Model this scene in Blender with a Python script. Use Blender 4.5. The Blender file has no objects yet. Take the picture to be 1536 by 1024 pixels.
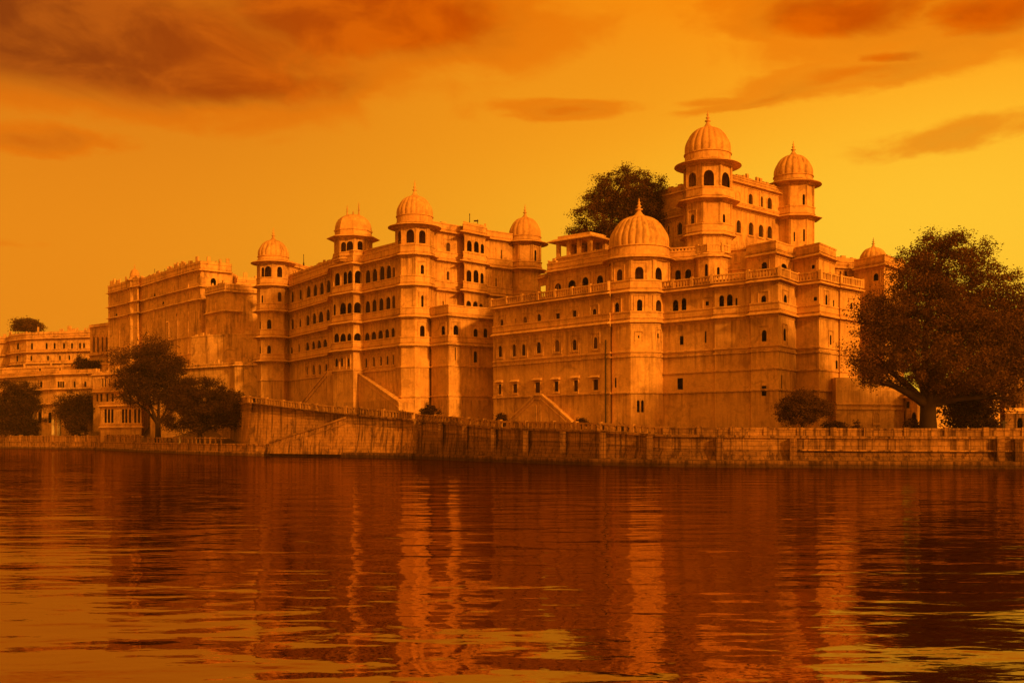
import bpy, bmesh, math, random
import numpy as np
from mathutils import Vector, Matrix
from mathutils.geometry import delaunay_2d_cdt
random.seed(7); rng = np.random.default_rng(7)
sc = bpy.context.scene
R = math.radians
F = 1600.0; CX = 768.0; HY = 655.0; EYE = 2.8; S = 1.1      # survey constants: focal, horizon, eye height, palace scale

# ---------------------------------------------------------------- camera
cam = bpy.data.objects.new("camera", bpy.data.cameras.new("camera"))
sc.collection.objects.link(cam); sc.camera = cam
cam.location = (0, 0, EYE); cam.rotation_euler = (R(90), 0, 0)
cam.data.sensor_width = 36; cam.data.lens = 37.5; cam.data.shift_y = (HY-512)/1536
cam.data.clip_end = 12000; cam.data.clip_start = 0.1

# ---------------------------------------------------------------- light
SUN_AZ, SUN_EL = 53.0, 19.0     # degrees from +X towards the viewer, elevation
sun = bpy.data.objects.new("sun", bpy.data.lights.new("sun", 'SUN')); sc.collection.objects.link(sun)
sun.data.energy = 4.4; sun.data.angle = R(4.0); sun.data.color = (1.0, 0.385, 0.035)
sd = Vector((math.cos(R(SUN_EL))*math.cos(R(SUN_AZ)), -math.cos(R(SUN_EL))*math.sin(R(SUN_AZ)), math.sin(R(SUN_EL))))
sun.rotation_euler = sd.to_track_quat('Z', 'Y').to_euler()
sc.view_settings.view_transform = 'Standard'; sc.view_settings.look = 'None'
sc.view_settings.exposure = 0; sc.view_settings.gamma = 1
def lin(r, g, b):
    f = lambda c: (c/255/12.92) if c <= 10.3 else ((c/255+.055)/1.055)**2.4
    return (f(r), f(g), f(b), 1)

class NT:
    def __init__(s, nt): s.nt = nt
    def n(s, t, **k):
        o = s.nt.nodes.new(t)
        for a, b in k.items(): setattr(o, a, b)
        return o
    def set(s, sock, v):
        if hasattr(v, 'is_output'): s.nt.links.new(v, sock)
        else: sock.default_value = v
    def m(s, op, a, b=0.0, c=0.0, clamp=False):
        o = s.n('ShaderNodeMath', operation=op, use_clamp=clamp)
        s.set(o.inputs[0], a); s.set(o.inputs[1], b); s.set(o.inputs[2], c); return o.outputs[0]
    def mix(s, f, a, b, bt='MIX'):
        o = s.n('ShaderNodeMix', data_type='RGBA', blend_type=bt, clamp_factor=True)
        s.set(o.inputs[0], f); s.set(o.inputs[6], a); s.set(o.inputs[7], b); return o.outputs[2]
    def noise(s, vec, scale, detail=4, rough=.55, dist=0):
        o = s.n('ShaderNodeTexNoise'); s.set(o.inputs['Vector'], vec)
        o.inputs['Scale'].default_value = scale; o.inputs['Detail'].default_value = detail
        o.inputs['Roughness'].default_value = rough; o.inputs['Distortion'].default_value = dist
        return o.outputs['Fac']
    def ss(s, v, a, b):
        o = s.n('ShaderNodeMapRange', interpolation_type='SMOOTHSTEP')
        s.set(o.inputs[0], v); o.inputs[1].default_value = a; o.inputs[2].default_value = b; return o.outputs[0]
    def scl(s, vec, x, y, z):
        o = s.n('ShaderNodeVectorMath', operation='MULTIPLY'); s.set(o.inputs[0], vec); o.inputs[1].default_value = (x, y, z); return o.outputs[0]

# ---------------------------------------------------------------- sky (dusk: orange gradient, glow on the right, torn clouds)
W = bpy.data.worlds.new("World"); sc.world = W; W.use_nodes = True
W.node_tree.nodes.clear(); t = NT(W.node_tree)
co = t.n('ShaderNodeTexCoord').outputs['Generated']
sx = t.n('ShaderNodeSeparateXYZ'); t.set(sx.inputs[0], co)
az = t.m('MULTIPLY', t.m('ARCTAN2', sx.outputs[0], sx.outputs[1]), 180/math.pi)
el = t.m('MULTIPLY', t.m('ARCSINE', sx.outputs[2]), 180/math.pi)
def ang(px, py):
    a = math.atan((px-CX)/F); return math.degrees(a), math.degrees(math.atan((HY-py)/math.hypot(F, px-CX)))
cv = t.n('ShaderNodeCombineXYZ'); t.set(cv.inputs[0], t.m('MULTIPLY', az, .05)); t.set(cv.inputs[1], t.m('MULTIPLY', el, .12))
n1 = t.noise(cv.outputs[0], 3.0, 7, .6, .3); n2 = t.noise(t.scl(cv.outputs[0], 1.0, 1.0, 1), 1.3, 6, .6, .8)
n3 = t.noise(t.scl(cv.outputs[0], 1.0, .8, 1), 4.2, 7, .58, .5)
def gauss(px, py, wx, wy, warp=True, tilt=0.0):
    a0, e0 = ang(px, py); sa = wx/F*57.3; se = wy/F*57.3
    A = t.m('SUBTRACT', az, a0); E = t.m('SUBTRACT', el, e0)
    if tilt: E = t.m('SUBTRACT', E, t.m('MULTIPLY', A, tilt))
    if warp:
        A = t.m('ADD', A, t.m('MULTIPLY', t.m('SUBTRACT', n1, .5), 8)); E = t.m('ADD', E, t.m('MULTIPLY', t.m('SUBTRACT', n2, .5), 3.2))
    q = t.m('ADD', t.m('POWER', t.m('ABSOLUTE', t.m('DIVIDE', A, sa)), 2), t.m('POWER', t.m('ABSOLUTE', t.m('DIVIDE', E, se)), 2))
    return t.m('EXPONENT', t.m('MULTIPLY', q, -1))
base = t.mix(t.ss(az, -26, 26), lin(232, 137, 24), lin(255, 184, 36))
base = t.mix(t.ss(el, 9, 24), base, t.mix(t.ss(az, -20, 18), lin(210, 110, 16), lin(255, 142, 6)))
base = t.mix(t.m('MULTIPLY', gauss(1420, 380, 430, 220, False), .85), base, lin(255, 200, 52))
base = t.mix(t.m('MULTIPLY', gauss(830, 130, 300, 90, False), .5), base, lin(240, 150, 26))
cl = 0.0
for (px, py, wx, wy, a, tl) in [(100, 45, 420, 82, 1.25, -.02), (330, 118, 230, 42, 1.1, .04), (560, 30, 260, 62, 1.2, 0), (690, 20, 100, 50, .7, 0), (70, 216, 120, 22, .6, 0),
                            (850, 163, 105, 16, .62, 0), (1060, 148, 80, 10, .38, 0), (1270, 8, 190, 38, 1.0, 0), (1500, 5, 130, 42, .95, 0), (1330, 78, 80, 18, .75, 0), (1290, 112, 210, 28, .62, .10), (1360, 45, 260, 60, .5, 0),
                            (1150, 148, 150, 12, .6, .1), (1440, 60, 150, 36, .5, .15), (1450, 190, 170, 22, .42, .1), (1100, 45, 90, 20, .45, 0), (30, 366, 60, 8, .25, 0)]:
    g = t.m('MULTIPLY', gauss(px, py, wx, wy, True, tl), a); cl = g if cl == 0.0 else t.m('MAXIMUM', cl, g)
cl = t.m('ADD', cl, t.m('MULTIPLY', t.m('SUBTRACT', n3, .5), .55))
high = t.m('MULTIPLY', t.ss(el, 22, 40), t.ss(n2, .45, .6))
dens = t.m('MAXIMUM', t.ss(cl, .15, .95), t.m('MULTIPLY', high, .6))
ccol = t.mix(t.ss(az, -26, 0), lin(138, 58, 12), lin(196, 76, 0))
ccol = t.mix(t.ss(n3, .35, .65), ccol, t.mix(t.ss(az, -26, 0), lin(178, 84, 16), lin(224, 98, 0)))
ccol = t.mix(t.ss(el, 17.5, 14.5), ccol, lin(200, 86, 6))
edge = t.m('MULTIPLY', t.ss(cl, .12, .35), t.m('SUBTRACT', 1, t.ss(cl, .35, .6)))
col = t.mix(t.m('MULTIPLY', edge, .45), base, lin(232, 108, 2))
col = t.mix(dens, col, ccol)
# unseen sky behind the viewer is an even orange, raised for ambient light
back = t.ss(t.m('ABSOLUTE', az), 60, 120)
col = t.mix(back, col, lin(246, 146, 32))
# broad sun glow behind the viewer's right shoulder, added as unseen soft fill
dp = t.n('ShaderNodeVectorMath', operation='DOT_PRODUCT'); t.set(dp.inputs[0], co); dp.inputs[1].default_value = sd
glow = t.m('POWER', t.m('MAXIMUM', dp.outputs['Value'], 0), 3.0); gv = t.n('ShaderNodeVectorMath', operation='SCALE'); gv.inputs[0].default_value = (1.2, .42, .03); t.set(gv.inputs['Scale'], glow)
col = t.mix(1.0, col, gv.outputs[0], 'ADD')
col = t.mix(t.ss(el, -.5, -6), col, lin(70, 26, 4))
nish = t.n('ShaderNodeTexSky', sky_type='NISHITA', sun_disc=False); nish.sun_elevation = R(4); nish.sun_rotation = R(90+SUN_AZ)
nsk = t.mix(1.0, nish.outputs[0], (.004, .0012, .00005, 1), 'MULTIPLY')
col = t.mix(1.0, col, nsk, 'ADD')
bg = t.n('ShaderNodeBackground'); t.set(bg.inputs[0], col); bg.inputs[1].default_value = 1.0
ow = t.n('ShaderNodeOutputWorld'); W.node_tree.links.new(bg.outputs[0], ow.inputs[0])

# ---------------------------------------------------------------- materials
def newmat(name):
    m = bpy.data.materials.new(name); m.use_nodes = True; t = NT(m.node_tree)
    b = m.node_tree.nodes['Principled BSDF']; b.inputs['Roughness'].default_value = .9
    b.inputs['Specular IOR Level'].default_value = .15
    return m, t, b
def stone(name, c1, c2, dark, streak=.5, grime=.4, bump=.25, brick=None, wet=False, blot=1.0):
    m, t, b = newmat(name)
    P = t.n('ShaderNodeNewGeometry').outputs['Position']
    big = t.noise(P, .22*blot, 5, .6, .4); med = t.noise(P, 1.3, 6, .65); fine = t.noise(P, 7, 4, .6)
    col = t.mix(t.ss(big, .35, .68), c1, c2)
    col = t.mix(t.m('MULTIPLY', t.ss(med, .38, .66), .5), col, [v*.72 for v in c1[:3]]+[1])
    st = t.noise(t.scl(P, 1.7, 1.7, .11), 1.0, 6, .7); st2 = t.noise(t.scl(P, 4.2, 4.2, .16), 1.0, 5, .65)
    area = t.ss(t.noise(P, .16, 4, .6), .38, .62)
    s = t.m('MULTIPLY', t.ss(st, .47, .64), area); s = t.m('MAXIMUM', s, t.m('MULTIPLY', t.ss(st2, .58, .75), .7))
    col = t.mix(t.m('MULTIPLY', s, streak), col, dark)
    gr = t.noise(P, .5, 7, .72, .8)
    col = t.mix(t.m('MULTIPLY', t.ss(gr, .48, .68), grime), col, dark)
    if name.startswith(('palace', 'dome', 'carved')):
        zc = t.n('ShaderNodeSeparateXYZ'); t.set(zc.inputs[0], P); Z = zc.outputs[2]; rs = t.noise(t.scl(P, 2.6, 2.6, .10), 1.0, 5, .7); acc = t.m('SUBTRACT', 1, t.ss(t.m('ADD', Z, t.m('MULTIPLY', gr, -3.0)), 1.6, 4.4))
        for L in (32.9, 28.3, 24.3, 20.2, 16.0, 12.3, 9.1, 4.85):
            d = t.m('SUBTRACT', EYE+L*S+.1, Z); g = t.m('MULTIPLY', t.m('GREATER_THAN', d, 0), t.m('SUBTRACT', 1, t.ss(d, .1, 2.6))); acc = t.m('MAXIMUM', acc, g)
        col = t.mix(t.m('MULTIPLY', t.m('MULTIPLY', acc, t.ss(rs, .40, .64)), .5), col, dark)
    h = t.m('ADD', t.m('MULTIPLY', fine, .5), med)
    if brick:
        sp = t.n('ShaderNodeSeparateXYZ'); t.set(sp.inputs[0], P)
        cb = t.n('ShaderNodeCombineXYZ'); t.set(cb.inputs[0], t.m('ADD', sp.outputs[0], t.m('ADD', t.m('MULTIPLY', sp.outputs[1], .6), t.m('MULTIPLY', med, .25))))
        t.set(cb.inputs[1], t.m('ADD', sp.outputs[2], t.m('MULTIPLY', big, .25)))
        bt = t.n('ShaderNodeTexBrick'); t.set(bt.inputs['Vector'], cb.outputs[0]); bt.inputs['Scale'].default_value = 1
        bt.inputs['Brick Width'].default_value = brick[0]; bt.inputs['Row Height'].default_value = brick[1]
        bt.inputs['Mortar Size'].default_value = .035; bt.inputs['Mortar Smooth'].default_value = .6; bt.inputs['Bias'].default_value = 0
        bt.inputs['Color1'].default_value = (.72, .72, .72, 1); bt.inputs['Color2'].default_value = (1.15, 1.15, 1.15, 1); bt.inputs['Mortar'].default_value = (.38, .38, .38, 1)
        col = t.mix(brick[2], col, t.mix(1.0, col, bt.outputs['Color'], 'MULTIPLY'))
        h = t.m('ADD', h, t.m('MULTIPLY', bt.outputs['Fac'], -1.2*brick[2]))
    if wet:
        st3 = t.noise(t.scl(P, 2.2, 2.2, .035), 1.0, 5, .7); col = t.mix(t.m('MULTIPLY', t.ss(st3, .5, .6), .8), col, dark)
        sp = t.n('ShaderNodeSeparateXYZ'); t.set(sp.inputs[0], P)
        wl = t.m('ADD', sp.outputs[2], t.m('MULTIPLY', t.m('SUBTRACT', st, .5), -1.2))
        col = t.mix(t.m('MULTIPLY', t.m('SUBTRACT', 1, t.ss(wl, .15, .75)), .8), col, [v*.5 for v in dark[:3]]+[1])
    col = t.mix(t.m('MULTIPLY', t.ss(t.noise(P, 3.2, 5, .7), .42, .66), .4), col, [v*.6 for v in c2[:3]]+[1])
    t.set(b.inputs['Base Color'], col)
    bp = t.n('ShaderNodeBump'); bp.inputs['Strength'].default_value = bump; bp.inputs['Distance'].default_value = .12
    t.set(bp.inputs['Height'], h); t.set(b.inputs['Normal'], bp.outputs[0])
    return m
M = {}
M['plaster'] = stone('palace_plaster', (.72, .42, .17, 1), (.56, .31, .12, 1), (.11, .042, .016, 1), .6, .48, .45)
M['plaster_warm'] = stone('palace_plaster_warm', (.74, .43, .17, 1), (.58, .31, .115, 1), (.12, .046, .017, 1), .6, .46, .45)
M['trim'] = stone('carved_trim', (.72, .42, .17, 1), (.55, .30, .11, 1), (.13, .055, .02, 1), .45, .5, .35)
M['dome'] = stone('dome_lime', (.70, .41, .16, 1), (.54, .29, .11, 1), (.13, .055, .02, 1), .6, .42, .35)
M['old'] = stone('old_fort_stone', (.80, .48, .20, 1), (.60, .34, .14, 1), (.10, .042, .016, 1), .8, .6, .6, (1.6, .7, .2))
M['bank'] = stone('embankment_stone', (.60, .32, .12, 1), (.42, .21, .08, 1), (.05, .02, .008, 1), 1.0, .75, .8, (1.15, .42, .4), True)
M['bank_dark'] = stone('embankment_stained_house_shade', (.28, .138, .052, 1), (.165, .08, .031, 1), (.04, .016, .007, 1), 1.0, .8, .8, (1.0, .4, .5), True)
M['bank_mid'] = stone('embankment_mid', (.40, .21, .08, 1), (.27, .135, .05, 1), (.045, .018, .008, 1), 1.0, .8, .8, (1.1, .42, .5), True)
M['rail'] = stone('balustrade_stone', (.48, .26, .095, 1), (.30, .155, .055, 1), (.05, .02, .008, 1), 1.0, .8, .5)
M['earth'] = stone('earth', (.20, .11, .05, 1), (.13, .07, .03, 1), (.05, .025, .012, 1), .2, .7, .8)
def simple(name, c, rough=.8, noise=.3):
    m, t, b = newmat(name); P = t.n('ShaderNodeNewGeometry').outputs['Position']
    f = t.noise(P, 3, 4, .6); t.set(b.inputs['Base Color'], t.mix(t.m('MULTIPLY', f, noise*2), list(c)+[1], [v*.45 for v in c]+[1]))
    b.inputs['Roughness'].default_value = rough; return m
M['void'] = simple('dark_interior', (.042, .018, .007)); M['wood'] = simple('brown_shutter', (.085, .037, .014), .6)
M['shut'] = simple('pale_shutter', (.20, .10, .04), .6); M['iron'] = simple('dark_iron', (.04, .02, .012), .5)
M['bark'] = simple('bark', (.035, .016, .008)); M['white'] = simple('whitewash', (.74, .62, .46)); M['cloth'] = simple('cloth', (.28, .12, .06)); M['skin'] = simple('skin', (.30, .15, .08))
def leafmat(name, a, b_):
    m, t, b = newmat(name); P = t.n('ShaderNodeNewGeometry').outputs['Position']
    oi = t.n('ShaderNodeNewGeometry').outputs['Random Per Island']
    f = t.m('ADD', t.m('MULTIPLY', t.noise(P, .6, 3, .6), .8), t.m('MULTIPLY', oi, .35))
    c = t.mix(t.ss(f, .3, .95), a, b_); t.set(b.inputs['Base Color'], c); b.inputs['Roughness'].default_value = .75
    tr = t.n('ShaderNodeBsdfTranslucent'); t.set(tr.inputs[0], c)
    ms = t.n('ShaderNodeMixShader'); ms.inputs[0].default_value = .25
    out = m.node_tree.nodes['Material Output']
    m.node_tree.links.new(b.outputs[0], ms.inputs[1]); m.node_tree.links.new(tr.outputs[0], ms.inputs[2]); m.node_tree.links.new(ms.outputs[0], out.inputs[0])
    return m
M['leaf'] = leafmat('leaf', (.05, .021, .006, 1), (.15, .064, .014, 1))
M['leaf_big'] = leafmat('leaf_big', (.055, .023, .006, 1), (.18, .078, .017, 1))
M['leaf_dark'] = leafmat('leaf_dark', (.03, .012, .004, 1), (.085, .035, .009, 1))
# lake water
def water():
    m, t, b = newmat('lake_water'); P = t.n('ShaderNodeNewGeometry').outputs['Position']
    b.inputs['Base Color'].default_value = (.022, .007, .002, 1); b.inputs['Roughness'].default_value = .6; b.inputs['Specular IOR Level'].default_value = 0
    gl = t.n('ShaderNodeBsdfGlossy'); gl.inputs['Color'].default_value = (.97, .68, .40, 1); gl.inputs['Roughness'].default_value = .02
    fr = t.n('ShaderNodeFresnel'); fr.inputs['IOR'].default_value = 2.2; ms = t.n('ShaderNodeMixShader')
    t.set(ms.inputs[0], t.m('MULTIPLY_ADD', fr.outputs[0], .20, .36)); L = m.node_tree.links; L.new(b.outputs[0], ms.inputs[1]); L.new(gl.outputs[0], ms.inputs[2]); L.new(ms.outputs[0], m.node_tree.nodes['Material Output'].inputs[0])
    w1 = t.noise(t.scl(P, .45, 1.0, 1), 1.0, 2, .5, .25)
    w2 = t.noise(t.scl(P, 1.3, 2.8, 1), 1.0, 3, .55, .2)
    w3 = t.noise(t.scl(P, .14, .30, 1), 1.0, 2, .5, .3)
    calm = t.ss(t.noise(t.scl(P, .02, .05, 1), 1.0, 3, .5), .3, .7)
    h = t.m('ADD', t.m('MULTIPLY', w1, .7), t.m('MULTIPLY', w2, .13))
    h = t.m('ADD', t.m('MULTIPLY', h, t.m('ADD', t.m('MULTIPLY', calm, .7), .5)), t.m('MULTIPLY', w3, 1.5))
    bp = t.n('ShaderNodeBump'); bp.inputs['Strength'].default_value = 1; bp.inputs['Distance'].default_value = .072
    t.set(bp.inputs['Height'], h); t.set(b.inputs['Normal'], bp.outputs[0]); t.set(gl.inputs['Normal'], bp.outputs[0]); t.set(fr.inputs['Normal'], bp.outputs[0]); return m
M['water'] = water()

# ---------------------------------------------------------------- helpers
C = sc.collection
def tag(o, label=None, cat=None, group=None, kind=None):
    if label: o['label'] = label
    if cat: o['category'] = cat
    if group: o['group'] = group
    if kind: o['kind'] = kind
    return o
def thing(name, label, cat, loc=(0, 0, 0), group=None):
    o = bpy.data.objects.new(name, None); C.objects.link(o); o.location = loc; o.empty_display_size = .5
    tag(o, label, cat, group); o['_'] = 0; del o['_']; o_wins[o.name] = []
    return o
o_wins = {}
def link(name, verts, faces, mat, parent=None, smooth=False, mats=None, fm=None, off=None):
    """one mesh object; vertices are world coordinates, the parent is an unrotated Empty"""
    off = off if off is not None else (parent.location if parent is not None and parent.type == 'EMPTY' else (Vector(parent['base']) if parent is not None and 'base' in parent else Vector((0, 0, 0))))
    me = bpy.data.meshes.new(name)
    me.from_pydata([(v[0]-off[0], v[1]-off[1], v[2]-off[2]) for v in verts], [], faces)
    for mm in (mats or [mat]): me.materials.append(mm)
    if fm: me.polygons.foreach_set('material_index', fm)
    if smooth: me.polygons.foreach_set('use_smooth', [True]*len(faces))
    me.update(); o = bpy.data.objects.new(name, me); C.objects.link(o)
    if parent is not None: o.parent = parent
    return o
def sub(name, verts, faces, mat, part, root, **k):
    return link(name, verts, faces, mat, part, off=root.location, **k)

class MB:
    def __init__(s): s.v = []; s.f = []
    def add(s, v, f):
        n = len(s.v); s.v += [tuple(p) for p in v]; s.f += [tuple(i+n for i in q) for q in f]; return s
    def box(s, cx, cy, z0, z1, hx, hy, rz=0.0):
        c, n = math.cos(rz), math.sin(rz); P = []
        for z in (z0, z1):
            for x, y in ((-hx, -hy), (hx, -hy), (hx, hy), (-hx, hy)): P.append((cx+x*c-y*n, cy+x*n+y*c, z))
        return s.add(P, [(3, 2, 1, 0), (4, 5, 6, 7), (0, 1, 5, 4), (1, 2, 6, 5), (2, 3, 7, 6), (3, 0, 4, 7)])
    def prism(s, pts, z0, z1):
        n = len(pts); P = [(p[0], p[1], z0) for p in pts]+[(p[0], p[1], z1) for p in pts]
        return s.add(P, [tuple(range(n-1, -1, -1)), tuple(range(n, 2*n))]+[(i, (i+1) % n, (i+1) % n+n, i+n) for i in range(n)])
    def lathe(s, cx, cy, prof, n=24, mod=None):
        P = []; k = len(prof)
        for i in range(n):
            a = 2*math.pi*i/n
            for j, (r, z) in enumerate(prof):
                rr = r*(mod(a, j) if mod else 1); P.append((cx+rr*math.cos(a), cy+rr*math.sin(a), z))
        f = [(i*k+j, ((i+1) % n)*k+j, ((i+1) % n)*k+j+1, i*k+j+1) for i in range(n) for j in range(k-1)]
        return s.add(P, f)
    def tube(s, pts, rads, n=7):
        P = []; f = []; pts = [Vector(p) for p in pts]
        for i, p in enumerate(pts):
            d = (pts[min(i+1, len(pts)-1)]-pts[max(i-1, 0)]).normalized()
            a = d.orthogonal().normalized() if i == 0 else (a-d*a.dot(d)).normalized()
            b = d.cross(a)
            for k in range(n):
                t_ = 2*math.pi*k/n; P.append(p+(a*math.cos(t_)+b*math.sin(t_))*rads[i])
        for i in range(len(pts)-1):
            for k in range(n): f.append((i*n+k, i*n+(k+1) % n, (i+1)*n+(k+1) % n, (i+1)*n+k))
        f.append(tuple(range((len(pts)-1)*n, len(pts)*n))); return s.add(P, f)
    def sweep(s, path, prof, closed=False):
        """profile (out, z) swept along a plan path, mitred; out points to the right-hand (viewer) side"""
        n = len(path); P = []
        for i in range(n):
            p = Vector(path[i][:2]); z0 = path[i][2] if len(path[i]) > 2 else 0
            d0 = (p-Vector(path[i-1][:2])).normalized() if (closed or i > 0) else None
            d1 = (Vector(path[(i+1) % n][:2])-p).normalized() if (closed or i < n-1) else None
            if d0 is None: d0 = d1
            if d1 is None: d1 = d0
            n0 = Vector((d0.y, -d0.x)); n1 = Vector((d1.y, -d1.x)); b = (n0+n1)
            b = b.normalized() if b.length > 1e-6 else n0
            b = b/max(.4, b.dot(n0))
            for (o, z) in prof: P.append((p.x+b.x*o, p.y+b.y*o, z0+z))
        k = len(prof); f = []
        for i in range(n if closed else n-1):
            j = (i+1) % n
            for q in range(k): f.append((i*k+q, j*k+q, j*k+(q+1) % k, i*k+(q+1) % k))
        if not closed: f += [tuple(range(k-1, -1, -1)), tuple((n-1)*k+q for q in range(k))]
        return s.add(P, f)
    def build(s, name, mat, parent, root=None, **k):
        if root is not None: return sub(name, s.v, s.f, mat, parent, root, **k)
        return link(name, s.v, s.f, mat, parent, **k)

def W2(px, Y, s=S): return ((px-CX)/F*Y*s, Y*s)
def lev(h, s=S): return EYE+h*s
def pz(py, Yw): return EYE+(HY-py)/F*Yw
def hit(p0, p1, px):
    """where the vertical plane p0-p1 meets the line of sight through survey column px"""
    k = (px-CX)/F; dx, dy = p1[0]-p0[0], p1[1]-p0[1]
    den = dx-k*dy
    if abs(den) < 1e-9: return None
    return (k*p0[1]-p0[0])/den
def edge_for(pts, px, closed):
    best = None; n = len(pts)
    for i in range(n if closed else n-1):
        a, b = pts[i], pts[(i+1) % n]; nx, ny = b[1]-a[1], -(b[0]-a[0])
        if nx*a[0]+ny*a[1] >= 0: continue
        t_ = hit(a, b, px)
        if t_ is None or t_ < 0 or t_ > 1: continue
        y = a[1]+(b[1]-a[1])*t_
        if best is None or y < best[0]: best = (y, i, t_)
    return best
def arch_poly(w, h, kind):
    if kind in ('r', 'rh', 's'): return [(-w/2, 0), (w/2, 0), (w/2, h), (-w/2, h)]
    hs = max(h-w*.62, h*.35); P = [(-w/2, 0), (w/2, 0)]
    K = 8
    for i in range(K+1):
        a = math.pi*i/K; x = math.cos(a)*w/2; y = hs+(h-hs)*(math.sin(a)**.85 if math.sin(a) > 0 else 0)
        P.append((x, y))
    return P
def offset_poly(P, d):
    n = len(P); out = []
    for i in range(n):
        a, b, c = Vector(P[i-1]), Vector(P[i]), Vector(P[(i+1) % n])
        e0 = (b-a); e1 = (c-b)
        if e0.length < 1e-6: e0 = e1
        if e1.length < 1e-6: e1 = e0
        e0.normalize(); e1.normalize(); n0 = Vector((e0.y, -e0.x)); n1 = Vector((e1.y, -e1.x)); m_ = n0+n1
        m_ = m_.normalized()/max(.5, m_.normalized().dot(n0)) if m_.length > 1e-6 else n0
        out.append((b.x+m_.x*d, b.y+m_.y*d))
    return out

def block(root, name, pts, z0, z1, wins=(), depth=12.0, closed=False, mat='plaster', pil=None, panels=True, strings=(), roof=True, through=False):
    """wall mass: detailed front polyline (left to right) with window openings cut in, plain sides and back"""
    mb = MB(); n = len(pts); ne = n if closed else n-1
    per = {i: [] for i in range(ne)}
    for w in wins:
        px, yt, yb, wp = w[:4]; kind = w[4] if len(w) > 4 else 'a'
        e = edge_for(pts, px, closed)
        if e is None: continue
        Yw, i, t_ = e; a, b = pts[i], pts[(i+1) % n]; L = math.hypot(b[0]-a[0], b[1]-a[1])
        tl, tr = hit(a, b, px-wp/2), hit(a, b, px+wp/2)
        wid = min(abs(tr-tl)*L, wp/F*Yw*2.3); u = t_*L; zb, zt = pz(yb, Yw), pz(yt, Yw)
        wid = min(wid*1.15, L*.8); u = min(max(u, wid/2+.12), L-wid/2-.12)
        if zb < z0+.05 or zt > z1-.05: continue
        if any(abs(u-q[0]) < (wid+q[2])/2+.03 and not (zt < q[1] or zb > q[1]+q[3]) for q in per[i]): continue
        per[i].append((u, zb, wid, zt-zb, kind, wp*(yb-yt)))
    for i in range(ne):
        a, b = pts[i], pts[(i+1) % n]; L = math.hypot(b[0]-a[0], b[1]-a[1])
        d = ((b[0]-a[0])/L, (b[1]-a[1])/L); nn = (d[1], -d[0])
        P3 = lambda u, z, o=0.0: (a[0]+d[0]*u+nn[0]*o, a[1]+d[1]*u+nn[1]*o, z)
        if not per[i]:
            mb.add([P3(0, z0), P3(L, z0), P3(L, z1), P3(0, z1)], [(0, 1, 2, 3)])
        else:
            V = [Vector((0, z0)), Vector((L, z0)), Vector((L, z1)), Vector((0, z1))]; E = [(0, 1), (1, 2), (2, 3), (3, 0)]; polys = []
            for (u, zb, wd, h, kind, _) in per[i]:
                if kind == 'n': continue
                P = [(u+x, zb+y) for x, y in arch_poly(wd, h, kind)]; k = len(V); V += [Vector(p) for p in P]
                E += [(k+q, k+(q+1) % len(P)) for q in range(len(P))]; polys.append(P)
            r = delaunay_2d_cdt(V, E, [], 1, 1e-5)
            def inside(x, y, P):
                c = False
                for q in range(len(P)):
                    x1, y1 = P[q]; x2, y2 = P[q-1]
                    if (y1 > y) != (y2 > y) and x < (x2-x1)*(y-y1)/(y2-y1)+x1: c = not c
                return c
            fs = []
            for f in r[2]:
                cx = sum(r[0][q].x for q in f)/len(f); cy = sum(r[0][q].y for q in f)/len(f)
                if any(inside(cx, cy, P) for P in polys): continue
                fs.append(tuple(f) if True else f)
            mb.add([P3(v.x, v.y) for v in r[0]], fs)
        # pilaster strips and shallow panels around openings: surface relief of the wall itself
        if panels and L > 1.2:
            for (u, zb, wd, h, kind, _) in per[i]:
                if kind in ('s', 'rh', 'n'): continue
                pw, p0, p1 = wd*.5+.42, zb-.35, zb+h+.55
                if u-pw < .05 or u+pw > L-.05: continue
                if any(q is not None and abs(q[0]-u) > .01 and abs(q[0]-u) < pw+q[2]/2+.1 and not (q[1] > p1 or q[1]+q[3] < p0) for q in per[i]): continue
                for (ua, ub, za, zb_) in ((u-pw, u-pw+.09, p0, p1), (u+pw-.09, u+pw, p0, p1), (u-pw+.09, u+pw-.09, p1-.09, p1)):
                    o = .1; vs = [P3(ua, za, o), P3(ub, za, o), P3(ub, zb_, o), P3(ua, zb_, o), P3(ua, za, -.01), P3(ub, za, -.01), P3(ub, zb_, -.01), P3(ua, zb_, -.01)]
                    mb.add(vs, [(0, 1, 2, 3), (4, 5, 1, 0), (3, 2, 6, 7), (4, 0, 3, 7), (1, 5, 6, 2)])
        for zs, ze, st in (pil or ()):
            k = max(1, int(L/st)); used = per[i]
            for q in range(k+1):
                u = min(max(q*L/k, .14), L-.14)
                if any(abs(u-w_[0]) < w_[2]/2+.2 and not (w_[1] > ze or w_[1]+w_[3] < zs) for w_ in used): continue
                o = .12; vs = [P3(u-.12, zs, o), P3(u+.12, zs, o), P3(u+.12, ze, o), P3(u-.12, ze, o), P3(u-.12, zs, -.01), P3(u+.12, zs, -.01), P3(u+.12, ze, -.01), P3(u-.12, ze, -.01)]
                mb.add(vs, [(0, 1, 2, 3), (4, 5, 1, 0), (3, 2, 6, 7), (4, 0, 3, 7), (1, 5, 6, 2)])
        for (u, zb, wd, h, kind, sz) in per[i]:
            o_wins[root.name].append((sz, P3, u, zb, wd, h, kind))
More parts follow.
